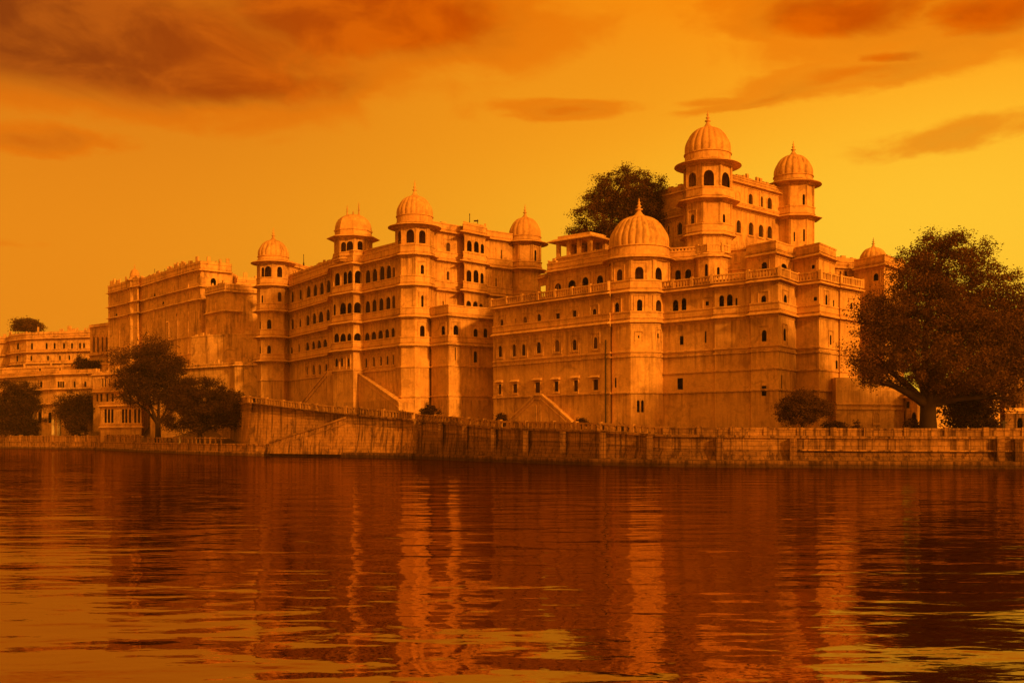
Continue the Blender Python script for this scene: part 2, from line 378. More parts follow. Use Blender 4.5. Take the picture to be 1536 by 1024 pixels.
    if not closed:
        a, b = pts[0], pts[-1]; A2, B2 = (a[0]*(1+0), a[1]+depth), (b[0], b[1]+depth)
        mb.add([(A2[0], A2[1], z0), (a[0], a[1], z0), (a[0], a[1], z1), (A2[0], A2[1], z1)], [(0, 1, 2, 3)])
        mb.add([(b[0], b[1], z0), (B2[0], B2[1], z0), (B2[0], B2[1], z1), (b[0], b[1], z1)], [(0, 1, 2, 3)])
        mb.add([(B2[0], B2[1], z0), (A2[0], A2[1], z0), (A2[0], A2[1], z1), (B2[0], B2[1], z1)], [(0, 1, 2, 3)])
        mb.add([(p[0], p[1], z1) for p in pts]+[(B2[0], B2[1], z1), (A2[0], A2[1], z1)], [tuple(range(n+2))])
    else:
        mb.add([(p[0], p[1], z1) for p in pts], [tuple(range(n))])
    for zs in strings:
        mb.sweep(pts, [(0, zs-.13), (.17, zs-.1), (.17, zs+.08), (0, zs+.12)], closed)
    return mb.build(name, M[mat], root)

def win_mesh(w):
    """moulded frame with reveal; returns frame and pane geometry"""
    sz, P3, u, zb, wd, h, kind = w
    P = [(u+x, zb+y) for x, y in arch_poly(wd, h, kind)]; n = len(P)
    fw = min(.13, wd*.14+.04)
    if kind == 's': fw = .05
    O = offset_poly(P, fw); fr = MB()
    dep = .10 if kind == 'n' else .13
    rings = [[P3(x, z, .002) for x, z in O], [P3(x, z, .075) for x, z in O], [P3(x, z, .075) for x, z in P], [P3(x, z, -dep) for x, z in P]]
    vs = [v for r_ in rings for v in r_]; fs = []
    for k in range(3):
        for i in range(n): j = (i+1) % n; fs.append((k*n+i, k*n+j, (k+1)*n+j, (k+1)*n+i))
    fr.add(vs, fs)
    def slab(u0, u1, z0, z1, o):
        a = [P3(u0, z0, o), P3(u1, z0, o), P3(u1, z1, o), P3(u0, z1, o), P3(u0, z0, .003), P3(u1, z0, .003), P3(u1, z1, .003), P3(u0, z1, .003)]
        fr.add(a, [(0, 1, 2, 3), (4, 5, 1, 0), (3, 2, 6, 7), (4, 0, 3, 7), (1, 5, 6, 2)])
    if kind != 's': slab(u-wd/2-fw-.06, u+wd/2+fw+.06, zb-fw-.12, zb-fw+.01, .16)
    if kind == 'rh':
        z = zb+h+fw+.12; w2 = wd/2+fw+.30
        a = [P3(u-w2, z, .5), P3(u+w2, z, .5), P3(u+w2, z+.06, .5), P3(u-w2, z+.06, .5), P3(u-w2+.1, z-.02, .003), P3(u+w2-.1, z-.02, .003), P3(u+w2-.1, z+.34, .003), P3(u-w2+.1, z+.34, .003)]
        fr.add(a, [(0, 1, 2, 3), (4, 5, 1, 0), (3, 2, 6, 7), (4, 0, 3, 7), (1, 5, 6, 2)])
    pn = MB(); pn.add([P3(x, z, -dep+.01) for x, z in P], [tuple(range(n))])
    if wd > .75 and kind != 'n':
        for k in (1, 2):
            x = u-wd/2+wd*k/3; zt = zb+h*.93
            pn.add([P3(x-.03, zb, -dep+.05), P3(x+.03, zb, -dep+.05), P3(x+.03, zt, -dep+.05), P3(x-.03, zt, -dep+.05)], [(0, 1, 2, 3)])
    return fr, pn
def finish(root):
    ws = sorted([w for w in o_wins[root.name]], key=lambda w: -w[0])
    for w in ws[:99]:
        fr, pn = win_mesh(w); f = fr.build('window', M['trim'], root)
        q = random.random(); mt = 'void' if q < .66 or w[4] > 1.0 else 'wood' if q < .92 else 'shut'
        if w[6] == 'n': mt = 'plaster'
        pn.build('pane', M[mt], f, root)
    if len(ws) > 99:
        A = MB(); B = MB()
        for w in ws[99:]:
            fr, pn = win_mesh(w); A.add(fr.v, fr.f); B.add(pn.v, pn.f)
        f = A.build('window', M['trim'], root); f['kind'] = 'stuff'
        g = B.build('pane', M['void'], f, root); g['kind'] = 'stuff'

CH = [(0, .42), (.12, .40), (.85, .07), (.87, -.02), (.80, -.02), (.45, .06), (.2, .0), (.14, -.28), (0, -.34)]
def chajja(root, pts, z, out=.85, band=1.0, closed=False, mat='trim', name='cornice'):
    k = out/.85; mb = MB()
    mb.sweep(pts, [(o*k, zz) for o, zz in CH], closed)
    # carved brackets below the eave
    if band > 0:
        mb.sweep(pts, [(0.003, .36), (.17, .38), (.17, .38+band-.22), (.26, .38+band-.15), (.26, .38+band), (.0, .38+band+.02)], closed)
        mb.sweep(pts, [(.171, .50), (.27, .52), (.27, .60), (.171, .62)], closed)
    for i in range(len(mb.v)): mb.v[i] = (mb.v[i][0], mb.v[i][1], mb.v[i][2]+z)
    return mb.build(name, M[mat], root)
def along(pts, step, closed=False, end=True):
    n = len(pts); out = []
    for i in range(n if closed else n-1):
        a, b = pts[i], pts[(i+1) % n]; L = math.hypot(b[0]-a[0], b[1]-a[1]); k = max(1, round(L/step)); ang_ = math.atan2(b[1]-a[1], b[0]-a[0])
        for q in range(k):
            t_ = q/k; z = (a[2]+(b[2]-a[2])*t_) if len(a) > 2 else 0
            out.append((a[0]+(b[0]-a[0])*t_, a[1]+(b[1]-a[1])*t_, z, ang_))
    return out
def balustrade(root, pts, z, h=1.0, out=.35, step=.42, name='balustrade', mat='plaster', post=3.0):
    mb = MB(); q = [(out-.10), (out+.10)]
    mb.sweep(pts, [(q[0], z), (q[1], z), (q[1], z+.14), (q[0], z+.14)]); mb.sweep(pts, [(q[0]-.04, z+h-.16), (q[1]+.04, z+h-.16), (q[1]+.04, z+h), (q[0]-.04, z+h)])
    o2 = MB(); o2.sweep(pts, [(out, 0), (out, 0), (out, 0)]); path = [(o2.v[i*3][0], o2.v[i*3][1], 0) for i in range(len(pts))]
    for (x, y, _, a) in along(path, step): mb.box(x, y, z+.13, z+h-.15, .085, .07, a)
    for (x, y, _, a) in along(path, post)+[(path[-1][0], path[-1][1], 0, 0)]: mb.box(x, y, z-.02, z+h+.12, .17, .17, a)
    return mb.build(name, M[mat], root)
def octa(px, Y, rpx, phase, n=8, s=S):
    cx, cy = W2(px, Y, s); r = rpx/F*Y*s
    # angle measured from +X towards the viewer; listed so that the front runs left to right
    A = sorted([(phase+360/n*k) % 360 for k in range(n)], reverse=True)
    return [(cx+r*math.cos(R(a)), cy-r*math.sin(R(a))) for a in A], (cx, cy, r)
def ringpts(c, r, n=32): return [(c[0]+r*math.cos(-2*math.pi*k/n+math.pi), c[1]-r*math.sin(-2*math.pi*k/n+math.pi)) for k in range(n)]
def dome(root, c, z0, zs, zt, ztip, rpx_m, ribs=20, kind='round'):
    """z0 drum base, zs springing, zt crown, ztip finial tip"""
    cx, cy = c[0], c[1]; Rr = rpx_m; mb = MB()
    mb.lathe(cx, cy, [(Rr*.2, z0-.05), (Rr*1.06, z0-.05), (Rr*1.06, z0+.12), (Rr*1.0, z0+.16), (Rr*1.0, zs-.16), (Rr*1.05, zs-.12), (Rr*1.05, zs), (Rr*.98, zs+.04)], 32)
    H = zt-zs; prof = []
    for i in range(19):
        a = i/18*math.pi/2*.97
        r = Rr*(math.cos(a)**.78)*(1+.035*math.sin(min(1, i/7)*math.pi)); z = zs+.03+H*math.sin(a)
        prof.append((r, z))
    def mod(a, j):
        v = abs(math.cos(a*ribs/2)); return 1-.075*(1-v)**2.0*(1 if j < 16 else (18-j)/2)
    mb.lathe(cx, cy, prof, ribs*6, mod)
    d = mb.build('dome', M['dome'], root, smooth=False)
    for p in d.data.polygons: p.use_smooth = p.center.z+root.location.z > zs+.1
    fb = MB(); T = ztip-zt; q = Rr
    prof = [(q*.30, zt-.10*H), (q*.33, zt-.05*H), (q*.24, zt+.0*T), (q*.15, zt+.10*T), (q*.08, zt+.26*T), (q*.06, zt+.33*T), (q*.13, zt+.37*T), (q*.13, zt+.41*T), (q*.05, zt+.45*T), (q*.05, zt+.52*T), (q*.095, zt+.57*T), (q*.05, zt+.63*T), (q*.03, zt+.70*T), (q*.055, zt+.76*T), (q*.022, zt+.83*T), (q*.012, ztip)]
    fb.lathe(cx, cy, [(0.001, prof[0][1])]+prof, 14); fb.build('finial', M['dome'], d, root, smooth=True)
    return d
def ragged(root, pts, z, h=.7, out=.0, step=.8, name='parapet', mat='old', dens=.7):
    """worn parapet stones standing along a roof edge"""
    mb = MB(); mb.sweep(pts, [(out-.35, z), (out, z), (out, z+h*.45), (out-.35, z+h*.45)])
    o2 = MB(); o2.sweep(pts, [(out-.17, 0)]*3); path = [(o2.v[i*3][0], o2.v[i*3][1], 0) for i in range(len(pts))]
    for (x, y, _, a) in along(path, step):
        if random.random() < dens: mb.box(x, y, z+h*.44, z+h*(.5+random.random()**2*1.1), step*random.uniform(.12, .6), .15, a+random.uniform(-.1, .1))
    return mb.build(name, M[mat], root)
def tower(root, px, Y, rpx, phase, z0, z1, wins, levels, top=None, mat='plaster', strings=(), pil=None):
    pts, c = octa(px, Y, rpx, phase)
    block(root, 'tower', pts, z0, z1, wins, closed=True, mat=mat, strings=strings, pil=pil)
    for L in levels: chajja(root, pts, L[0], L[1], L[2], closed=True)
    return pts, c

# ================================================================ LAKE AND LAND
SH = [(-1400, 285), (-400, 275), (0, 262), (150, 236), (230, 193), (300, 172), (380, 157), (500, 147), (600, 140), (632, 136), (750, 119), (900, 105), (1000, 100), (1100, 97.5), (1300, 95), (1536, 93), (2100, 90), (3600, 86)]
def shY(px):
    for (a, ya), (b, yb) in zip(SH, SH[1:]):
        if a <= px <= b: return 1/((1/ya)+((1/yb)-(1/ya))*(px-a)/(b-a))
    return SH[0][1] if px < SH[0][0] else SH[-1][1]
def P1(px, Y): return ((px-CX)/F*Y, Y)
w = MB(); w.add([(-4000, -600, 0), (4000, -600, 0), (4000, 420, 0), (-4000, 420, 0)], [(0, 1, 2, 3)])
tag(w.build('water', M['water'], None), kind='structure')
cols = [-1400, -900, -400, -100, 0, 80, 150, 190, 230, 265, 300, 345, 372, 378, 400, 450, 500, 560, 600, 660, 750, 830, 900, 1000, 1100, 1200, 1300, 1420, 1536, 1800, 2100, 3600]
def topz(px):
    T = [(345, 8.6), (365, 8.0), (430, 7.0), (500, 6.1), (600, 5.15), (750, 3.75), (900, 3.35), (1000, 2.9), (1300, 2.75), (4000, 2.75)]
    if px <= 345: return T[0][1]
    for (a, za), (b, zb) in zip(T, T[1:]):
        if a <= px <= b: return za+(zb-za)*(px-a)/(b-a)
rows = [.5, 3, 8, 16, 26, 40, 60, 90, 140, 260, 900, 6000]
V = []; Fc = []
for px in cols:
    Y0 = shY(px)
    for d in rows:
        x, y = P1(px, Y0+d)
        if px < 375:
            z = 1.65 if d < 10 else 1.65+(min(d, 90)-10)*.07
            if 120 < px < 375 and d > 30: z = 3+min(d-30, 45)*.3
            z += max(0, min(d-90, 170))*.03
        else:
            z = topz(px)-.02+min(max(d-8, 0), 30)*.02
        if d > 800: z = 14+8*math.sin(px*.01)
        V.append((x, y, z))
k = len(rows)
for i in range(len(cols)-1):
    for j in range(k-1): Fc.append((i*k+j, (i+1)*k+j, (i+1)*k+j+1, i*k+j+1))
tag(link('ground', V, Fc, M['earth']), kind='structure')

# low quay along the left shore
root = thing('quay_wall', 'low stone quay along the waterline at the left, under the row of trees', 'wall', (*P1(100, 240), 0))
pts = [P1(px, shY(px)) for px in (-1400, -400, 0, 80, 150, 190, 230, 265, 300, 340, 378, 400)]
mb = MB(); mb.sweep(pts, [(-.8, -1), (.9, -1), (.85, .55), (.25, .6), (.2, 1.5), (.3, 1.55), (.3, 1.78), (-.8, 1.78)]); mb.build('wall', M['bank'], root)
pts2 = [P1(px, shY(px)+.6) for px in (-400, 0, 80, 150, 190, 214)]
mb = MB(); mb.sweep(pts2, [(-.2, 1.7), (.2, 1.7), (.2, 2.85), (.28, 2.87), (.28, 3.05), (-.28, 3.05), (-.28, 2.87), (-.2, 2.85)])
for (x, y, _, a) in along(pts2, 5.0): mb.box(x, y, 1.7, 3.25, .3, .34, a)
mb.build('parapet', M['bank'], root)
pts3 = [P1(px, shY(px)+.6) for px in (222, 245, 270, 300, 340)]
mb = MB(); mb.sweep(pts3, [(-.08, 2.55), (.08, 2.55), (.08, 2.7), (-.08, 2.7)])
for (x, y, _, a) in along(pts3, 2.2): mb.box(x, y, 1.7, 2.75, .12, .12, a)
mb.build('railing', M['bank'], root)

# great embankment wall
root = thing('embankment_wall', 'long stained masonry retaining wall rising from the lake below the palace', 'wall', (*P1(800, 115), 0))
def wl(pxs, dz=0, dy=0): return [(*P1(px, shY(px)+dy), topz(px)+dz) for px in pxs]
A0 = [(322, 200), (350, 184), 374, 400, 450, 500, 530]; A = [519, 540, 575, 600, 622]; B = [626, 680, 750, 830, 900, 1000, 1100, 1200, 1300, 1420, 1536, 1800, 2100, 3600]
def wallrun(pl, mat, dy, nm='wall'):
    base = [(*(P1(*px) if isinstance(px, tuple) else P1(px, shY(px)+dy)), 0) for px in pl]; mb = MB(); n = len(pl)
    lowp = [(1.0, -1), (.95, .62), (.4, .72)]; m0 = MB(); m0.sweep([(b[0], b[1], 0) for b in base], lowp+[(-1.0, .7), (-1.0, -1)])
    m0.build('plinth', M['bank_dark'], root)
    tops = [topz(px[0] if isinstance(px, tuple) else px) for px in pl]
    # battered face
    V = []; Fq = []
    mb.sweep([(b[0], b[1], 0) for b in base], [(.38, 0), (.0, 1), (-.6, 1), (-.6, 0)])
    for i in range(n):
        for q in range(4):
            v = mb.v[i*4+q]; z = .5 if q in (0, 3) else tops[i]-1.19; mb.v[i*4+q] = (v[0], v[1], z)
    mb.build(nm, M[mat], root)
    m2 = MB(); m2.sweep([(b[0], b[1], tops[i]) for i, b in enumerate(base)], [(-.6, -1.2), (.06, -1.2), (.07, -.12), (-.6, -.12)]); m2.build('course', M['bank_mid'], root)
    m3 = MB(); m3.sweep([(b[0], b[1], tops[i]) for i, b in enumerate(base)], [(-.7, -.125), (.3, -.125), (.34, .08), (.1, .14), (-.7, .14)]); m3.build('ledge', M['bank_mid'], root)
    return base, tops
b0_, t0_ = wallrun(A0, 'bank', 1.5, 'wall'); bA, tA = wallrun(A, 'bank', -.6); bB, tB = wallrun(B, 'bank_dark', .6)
def rail_run(base, tops, step, h, upto=None):
    pts = [(b[0], b[1], tops[i]) for i, b in enumerate(base)]; mb = MB()
    mb.sweep(pts, [(-.12, h-.18), (.14, h-.18), (.14, h), (-.12, h)])
    for (x, y, z, a) in along(pts, step):
        if random.random() < .95: mb.box(x, y, z+.1, z+h-.17, step*random.uniform(.20, .33), .1, a)
    for (x, y, z, a) in along(pts, step*5): mb.box(x, y, z+.1, z+h+.14*random.random(), .22, .2, a)
    mb.build('balustrade', M['rail'], root)
rail_run(b0_, t0_, .62, 1.0); rail_run(bA, tA, .62, 1.0)
rail_run(bB[:6], tB[:6], .8, .85)
mb = MB(); pts = [(b[0], b[1], tB[5+i]) for i, b in enumerate(bB[5:])]
mb.sweep(pts, [(-.22, .1), (.12, .1), (.12, .62), (.2, .65), (.2, .82), (-.3, .82), (-.3, .65), (-.22, .62)])
for (x, y, z, a) in along(pts, 3.4): mb.box(x, y, z+.12, z+.9, .26, .25, a)
mb.build('parapet', M['bank_mid'], root)
mb = MB(); mb.sweep([(b[0], b[1], tB[7+i]) for i, b in enumerate(bB[7:])], [(-.2, -1.25), (.36, -1.25), (.36, -1.12), (-.2, -1.12)]); mb.build('ledge', M['bank'], root)
# buttress piers on the dark stretch
for px in (632, 663, 699, 742, 790, 846, 905, 975, 1080, 1190, 1500, 1527):
    x, y = P1(px, shY(px)+.3); m_ = MB(); z = topz(px)
    m_.box(x, y, .3, z-.14, .3, .5, -.25); m_.build('buttress', M['bank_dark'], root)
# stone stairway down the wall face
root = thing('stairway', 'stone stairway slanting down the face of the embankment to the left quay', 'stairs', (*P1(455, 150), 0))
pa = [(*P1(404, shY(404)-.6), 1.9), (*P1(440, shY(440)-.6), 3.0), (*P1(480, shY(480)-.6), 4.1), (*P1(519, shY(519)-.6), 5.3)]
mb = MB(); mb.sweep(pa, [(.38, 0), (0, 1), (-.35, 1), (-.35, 0)])
for i in range(len(pa)):
    for q in range(4): v = mb.v[i*4+q]; mb.v[i*4+q] = (v[0], v[1], .4 if q in (0, 3) else pa[i][2])
mb.build('side_wall', M['bank'], root)
m2 = MB(); m2.sweep(pa, [(-.42, 0), (.14, 0), (.16, .26), (-.42, .28)]); m2.sweep(pa, [(.02, -.75), (.16, -.74), (.16, -.6), (.0, -.58)]); m2.build('coping', M['rail'], root)
mb = MB(); a = Vector(pa[0]); b = Vector(pa[-1]); n = 26; d = (b-a).to_2d(); ang_ = math.atan2(d.y, d.x); nn_ = Vector((-d.y, d.x)).normalized()
for i in range(n):
    p = a.lerp(b, (i+.5)/n); mb.box(p.x+nn_.x*.95, p.y+nn_.y*.95, .2, a.z-.3+(b.z-a.z)*((i+1)/n), d.length/n/2+.01, .5+.002*(i % 2), ang_)
mb.build('steps', M['rail'], root)
m2 = MB(); m2.sweep([(*P1(px, shY(px)), 0) for px in (385, 404, 440, 519)], [(.45, -1), (.42, .62), (-.8, .72), (-.8, -1)]); m2.build('plinth', M['bank_dark'], root)

# ================================================================ LEFT PALACE
root = thing('palace', 'left palace block with four domed towers and arcaded storeys above the embankment', 'palace', (*W2(560, 150), 4))
LV = [24.4, 20.3, 16.1, 12.2]
b0 = 3.0
PL = lambda L: [W2(*p) for p in L]
# facade between the left towers
winAB = [(439,436.5,453,4.5),(451,434,449,4.5),(463,429,446,6.5),(473,426.5,444,6.5),(483,423,442,6.5),(493,420,439,6.5),
 (439,478,493.7,4.5),(450.5,478,490.6,3.5),(462,472.7,489.3,5.5),(471.8,469.5,487.7,6),(481.6,467,486,8),(492.3,464,482.7,6),
 (437.8,520,532,4),(449,515.6,531,3),(461.6,513.5,531,6),(470.5,511.6,530,5.5),(479,510,529.3,6.5),(488,508.7,528.3,6.5),
 (461,549,562,2.5),(471,547,561.5,3.5),(480,546,561.5,3.5),(489.5,545,557,3.5)]
fa = PL([(428, 177), (498.5, 159.8)])
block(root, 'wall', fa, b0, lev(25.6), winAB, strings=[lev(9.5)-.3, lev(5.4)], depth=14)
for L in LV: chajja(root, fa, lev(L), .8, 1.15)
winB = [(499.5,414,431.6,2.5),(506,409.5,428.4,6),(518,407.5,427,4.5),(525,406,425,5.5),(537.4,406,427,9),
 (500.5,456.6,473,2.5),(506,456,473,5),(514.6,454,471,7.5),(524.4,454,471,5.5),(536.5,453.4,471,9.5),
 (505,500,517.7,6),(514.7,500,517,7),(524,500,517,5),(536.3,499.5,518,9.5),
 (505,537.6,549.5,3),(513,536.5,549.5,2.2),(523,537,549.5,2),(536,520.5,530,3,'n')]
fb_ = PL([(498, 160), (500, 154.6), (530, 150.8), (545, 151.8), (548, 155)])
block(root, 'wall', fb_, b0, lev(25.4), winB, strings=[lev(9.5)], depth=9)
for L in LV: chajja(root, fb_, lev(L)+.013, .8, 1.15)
winBC = [(552,405,425.6,7),(562.3,403,423.5,7),(573.3,399.4,421,7),(583.4,398,418,6.5),(591,400.5,417,3.2),
 (551.7,451.4,472,7),(561.7,449.3,470,6.5),(572,447,467,6.5),(582.5,445,465,6.5),(590.6,443,464,4.6),
 (551,498.7,519,7),(560.8,497,517,7),(571,495,515.6,7),(580.8,493.5,512.7,6),(589.8,491.4,509.6,5),
 (549.5,536.5,551,3),(561,535,549.4,3),(571.6,534.6,548,3),(581.5,533.3,547,3),(590.5,531.4,546.7,2.5)]
fc = PL([(540, 152.6), (603, 144.2)])
block(root, 'wall', fc, b0, lev(25.5), winBC, strings=[lev(9.2), lev(5.4)], depth=14)
for L in LV: chajja(root, fc, lev(L)+.026, .8, 1.15)
# roof parapet bands of the long facade
for q, dz in ((fa, 0), (fb_, .013), (fc, .026)):
    mb = MB(); mb.sweep(q, [(-.5, lev(25.2)+dz), (-.12, lev(25.2)+dz), (-.12, lev(26.2)+dz), (.02, lev(26.3)+dz), (.02, lev(26.5)+dz), (-.5, lev(26.5)+dz)]); mb.build('parapet', M['trim'], root)
# tower A
wA = [(392.7,401,417,3.5),(404.4,399,415,8.5),(419.5,400,416,6.5),(391.5,443,457,2),(404,438,454,4,'n'),(419.5,438,452,4.5),(391.2,481.6,494.5,2),(404,479,493.7,5.5),(391,519,531,2),(403.5,518,531,4.8)]
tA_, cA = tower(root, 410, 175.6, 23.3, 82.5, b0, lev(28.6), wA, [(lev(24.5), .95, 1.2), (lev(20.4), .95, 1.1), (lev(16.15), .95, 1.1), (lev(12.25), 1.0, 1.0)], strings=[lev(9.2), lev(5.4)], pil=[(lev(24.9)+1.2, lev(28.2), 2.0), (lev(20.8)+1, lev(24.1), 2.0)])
chajja(root, ringpts(cA, cA[2]*.97), lev(28.4), 1.25, 0, True); dome(root, cA, lev(28.4)+.5, lev(29.55), lev(32.3), lev(34.4), cA[2]*.965, 18)
# chhatri B over the bay
wB = [(511.6,363,380,6.5),(527,361.5,377,8.5),(540,361.5,375.5,6.5)]
tB_, cB = octa(530, 154.3, 27.6, 80); block(root, 'tower', tB_, lev(25.2), lev(28.8), wB, closed=True, pil=[(lev(26.2), lev(28.2), 1.6)])
chajja(root, tB_, lev(25.3)+.04, .3, .7, True)
chajja(root, [((p[0]-cB[0])*.97+cB[0], (p[1]-cB[1])*.97+cB[1]) for p in tB_], lev(28.5), 1.25, 0, True)
mb = MB(); q = [(p[0], p[1]) for p in tB_]
def ocl(prof):
    P = []; n = len(q)
    for r_, z in prof:
        for p in q: P.append((cB[0]+(p[0]-cB[0])*r_, cB[1]+(p[1]-cB[1])*r_, z))
    return P, [(j*n+i, j*n+(i+1) % n, (j+1)*n+(i+1) % n, (j+1)*n+i) for j in range(len(prof)-1) for i in range(n)]+[tuple((len(prof)-1)*n+i for i in range(n))]
zz = lev(28.5)+.42
mb.add(*ocl([(1.0, zz-.2), (1.04, zz+.1), (1.0, zz+.15), (1.0, zz+.7), (1.05, zz+.75), (1.05, zz+.95), (1.0, zz+1.0), (.985, zz+1.5), (.93, zz+2.1), (.82, zz+2.65), (.64, zz+3.1), (.42, zz+3.38), (.2, zz+3.5)]))
dB = mb.build('dome', M['dome'], root)
for dx, hh in ((-.95, 1.5), (.9, 2.0), (.0, .6)):
    fb = MB(); fb.lathe(cB[0]+dx, cB[1]-.2, [(.001, zz+3.1), (.28, zz+3.15), (.16, zz+3.5), (.09, zz+3.5+hh*.3), (.16, zz+3.5+hh*.36), (.08, zz+3.5+hh*.45), (.11, zz+3.5+hh*.6), (.03, zz+3.5+hh)], 10); fb.build('finial', M['dome'], dB, root)
# tower C
wC = [(600.5,346,365,4.5),(616,344,364,10),(633.5,345.5,365,8.5),(633.5,397,411,4.3),(612,397,412,4,'n'),(633.5,443,461,3),(612,443,461,4,'n'),(633.5,488,505,6),(632.5,527,543,3.6,'n')]
tC_, cC = tower(root, 622, 145.2, 28.2, 84, b0, lev(28.4), wC, [(lev(24.3)+.05, .8, 1.2), (lev(20.2)+.05, .7, 1.2), (lev(16.0)+.05, .6, 1.1), (lev(12.15)+.05, .55, 1.0)], mat='plaster_warm', strings=[lev(9.4), lev(5.4)], pil=[(lev(24.9)+1, lev(28.0), 2.0), (lev(20.8)+1, lev(24.0), 2.0), (lev(16.6)+1, lev(19.9), 2.0)])
chajja(root, ringpts(cC, cC[2]*.97), lev(28.35), 1.25, 0, True); dome(root, cC, lev(28.35)+.5, lev(29.9), lev(32.7), lev(34.9), cC[2]*.955, 20)
# wing towards tower D, with its projecting bay
wW = [(672,364,377,5.5),(671.7,407,420,3.5),(664.5,452,464,1.5,'s'),(752,375,390.6,1.6,'s'),(742,372,388,3,'n'),(744,417,429.6,2),(735,414,430,3,'n'),(730,452,466,2.5,'n')]
f1 = PL([(640, 146), (697, 150.6)]); f3 = PL([(726, 152.6), (768, 155.8)])
block(root, 'wall', f1, b0, lev(29.1), wW, mat='plaster_warm', pil=[(lev(16.6)+1, lev(19.9), 1.7), (lev(20.8)+1, lev(24.0), 1.7), (lev(24.9)+1, lev(27.9), 1.7)], depth=10)
block(root, 'wall', f3, b0, lev(29.1)+.01, wW, mat='plaster_warm', pil=[(lev(24.9)+1, lev(27.9), 1.5), (lev(20.8)+1, lev(24.0), 1.5)], depth=10)
wW2 = [(704,360.7,377,6.2),(714.6,362,378.5,6.2),(723.5,366,380,4.2),(703.5,405,423,6.2),(714,405,424,6.5),(723,409.5,425.7,4),(703,451,466,6.2),(713,452,467,6),(721.5,455.4,467,4.2)]
f2 = PL([(696, 151.4), (696.6, 148.2), (728, 151.2), (728.4, 153.6)])
block(root, 'wall', f2, b0, lev(29.35), wW2, mat='plaster_warm', depth=6)
for f, dz in ((f1, .01), (f2, .02), (f3, .03)):
    for L in (28.3, 24.3, 20.2): chajja(root, f, lev(L)+dz, .7, 1.05 if L > 28 else 1.15)
ragged(root, f2, lev(29.3)+.2, .9, .1, .7, mat='plaster_warm'); ragged(root, f1, lev(29.2)+.1, .5, .1, 1.1, mat='plaster_warm', dens=.3)
wD = [(803,375,391.6,2.4),(803,415,434,2.5,'n'),(788,376,391,4,'n'),(788,415,434,4,'n')]
tD_, cD = tower(root, 787.5, 157.5, 24.6, 65, b0, lev(28.5), wD, [(lev(24.3)+.06, .95, 1.0), (lev(20.2)+.06, .5, .8)], mat='plaster_warm', pil=[(lev(24.9)+1, lev(28.0), 1.6)])
chajja(root, ringpts(cD, cD[2]*.97), lev(28.35), 1.2, 0, True); dome(root, cD, lev(28.35)+.5, lev(29.45), lev(32.3), lev(34.3), cD[2]*.96, 16)
# lower block K
wK = [(664.8,488.7,502,4),(683.7,487.6,502,6),(713.4,493,505,5),(728,492.6,507,4.5),(713,526.7,543.5,4),(683,520,540,1.2,'s'),(657,527,543,3,'n')]
fk = PL([(647, 143.6), (673, 140.3), (695, 142.0), (742, 144.8)])
block(root, 'wall', fk, b0, lev(16.3), wK, mat='plaster_warm', strings=[lev(9.4)+.01, lev(5.45)], depth=10)
chajja(root, fk, lev(15.85)+.04, .6, 1.3); chajja(root, fk, lev(12.1)+.03, .55, 1.0)
# rear roof block behind tower A and rear wing
rb = PL([(431, 180), (480, 190)]); block(root, 'wall', rb, lev(22), lev(29.4), [(445, 398, 410, 3, 'n'), (458, 401, 411, 3, 'n')], pil=[(lev(25.5), lev(29), 2.2)], depth=8); chajja(root, rb, lev(28.9), .5, .5); ragged(root, rb, lev(29.3)+.2, .5, 0, .9, mat='plaster', dens=.35)
ragged(root, [((p[0]), p[1]+.3) for p in fa], lev(26.4)+.1, .45, 0, 1.0, mat='trim', dens=.35)
# stepped buttress with sloping copings at the foot of the bay
fpx = [(449, 640), (449, 609), (494, 554), (523, 551), (598, 604), (598, 640)]
a2, b2 = W2(449, 168.6), W2(598, 141.3); P = []
for (px, py) in fpx:
    t_ = hit(a2, b2, px); x = a2[0]+(b2[0]-a2[0])*t_; y = a2[1]+(b2[1]-a2[1])*t_; P.append((x, y, pz(py, y)))
nv = Vector((b2[1]-a2[1], -(b2[0]-a2[0]))).normalized()
mb = MB(); n = len(P); mb.add(P+[(p[0]-nv.x*4, p[1]-nv.y*4, p[2]) for p in P], [tuple(range(n-1, -1, -1)), tuple(range(n, 2*n))]+[(i, (i+1) % n, (i+1) % n+n, i+n) for i in range(n)])
bt = mb.build('buttress', M['plaster_warm'], root)
mb = MB()
for i, j in ((1, 2), (2, 3), (3, 4)):
    p, q2 = Vector(P[i]), Vector(P[j]); o = Vector((nv.x, nv.y, 0)); up = Vector((0, 0, 1))
    for (w0, w1, h0, h1) in ((-.3, .12, 0.0, .2), (-.05, .10, -.75, -.62)):
        vs = [p+o*w0+up*h0, p+o*w1+up*h0, p+o*w1+up*h1, p+o*w0+up*h1, q2+o*w0+up*h0, q2+o*w1+up*h0, q2+o*w1+up*h1, q2+o*w0+up*h1]
        mb.add(vs, [(0, 1, 2, 3), (7, 6, 5, 4), (0, 4, 5, 1), (1, 5, 6, 2), (2, 6, 7, 3), (3, 7, 4, 0)])
mb.build('coping', M['plaster'], root)
cpx = [(494, 640), (494, 556), (522, 554), (522, 640)]; P = []
for (px, py) in cpx:
    t_ = hit(a2, b2, px); x = a2[0]+(b2[0]-a2[0])*t_+nv.x*.4; y = a2[1]+(b2[1]-a2[1])*t_+nv.y*.4; P.append((x, y, pz(py, y)))
mb = MB(); mb.add(P+[(p[0]-nv.x*2, p[1]-nv.y*2, p[2]) for p in P], [(0, 3, 2, 1), (4, 5, 6, 7), (0, 1, 5, 4), (1, 2, 6, 5), (2, 3, 7, 6)]); mb.build('buttress', M['plaster_warm'], root)
finish(root)

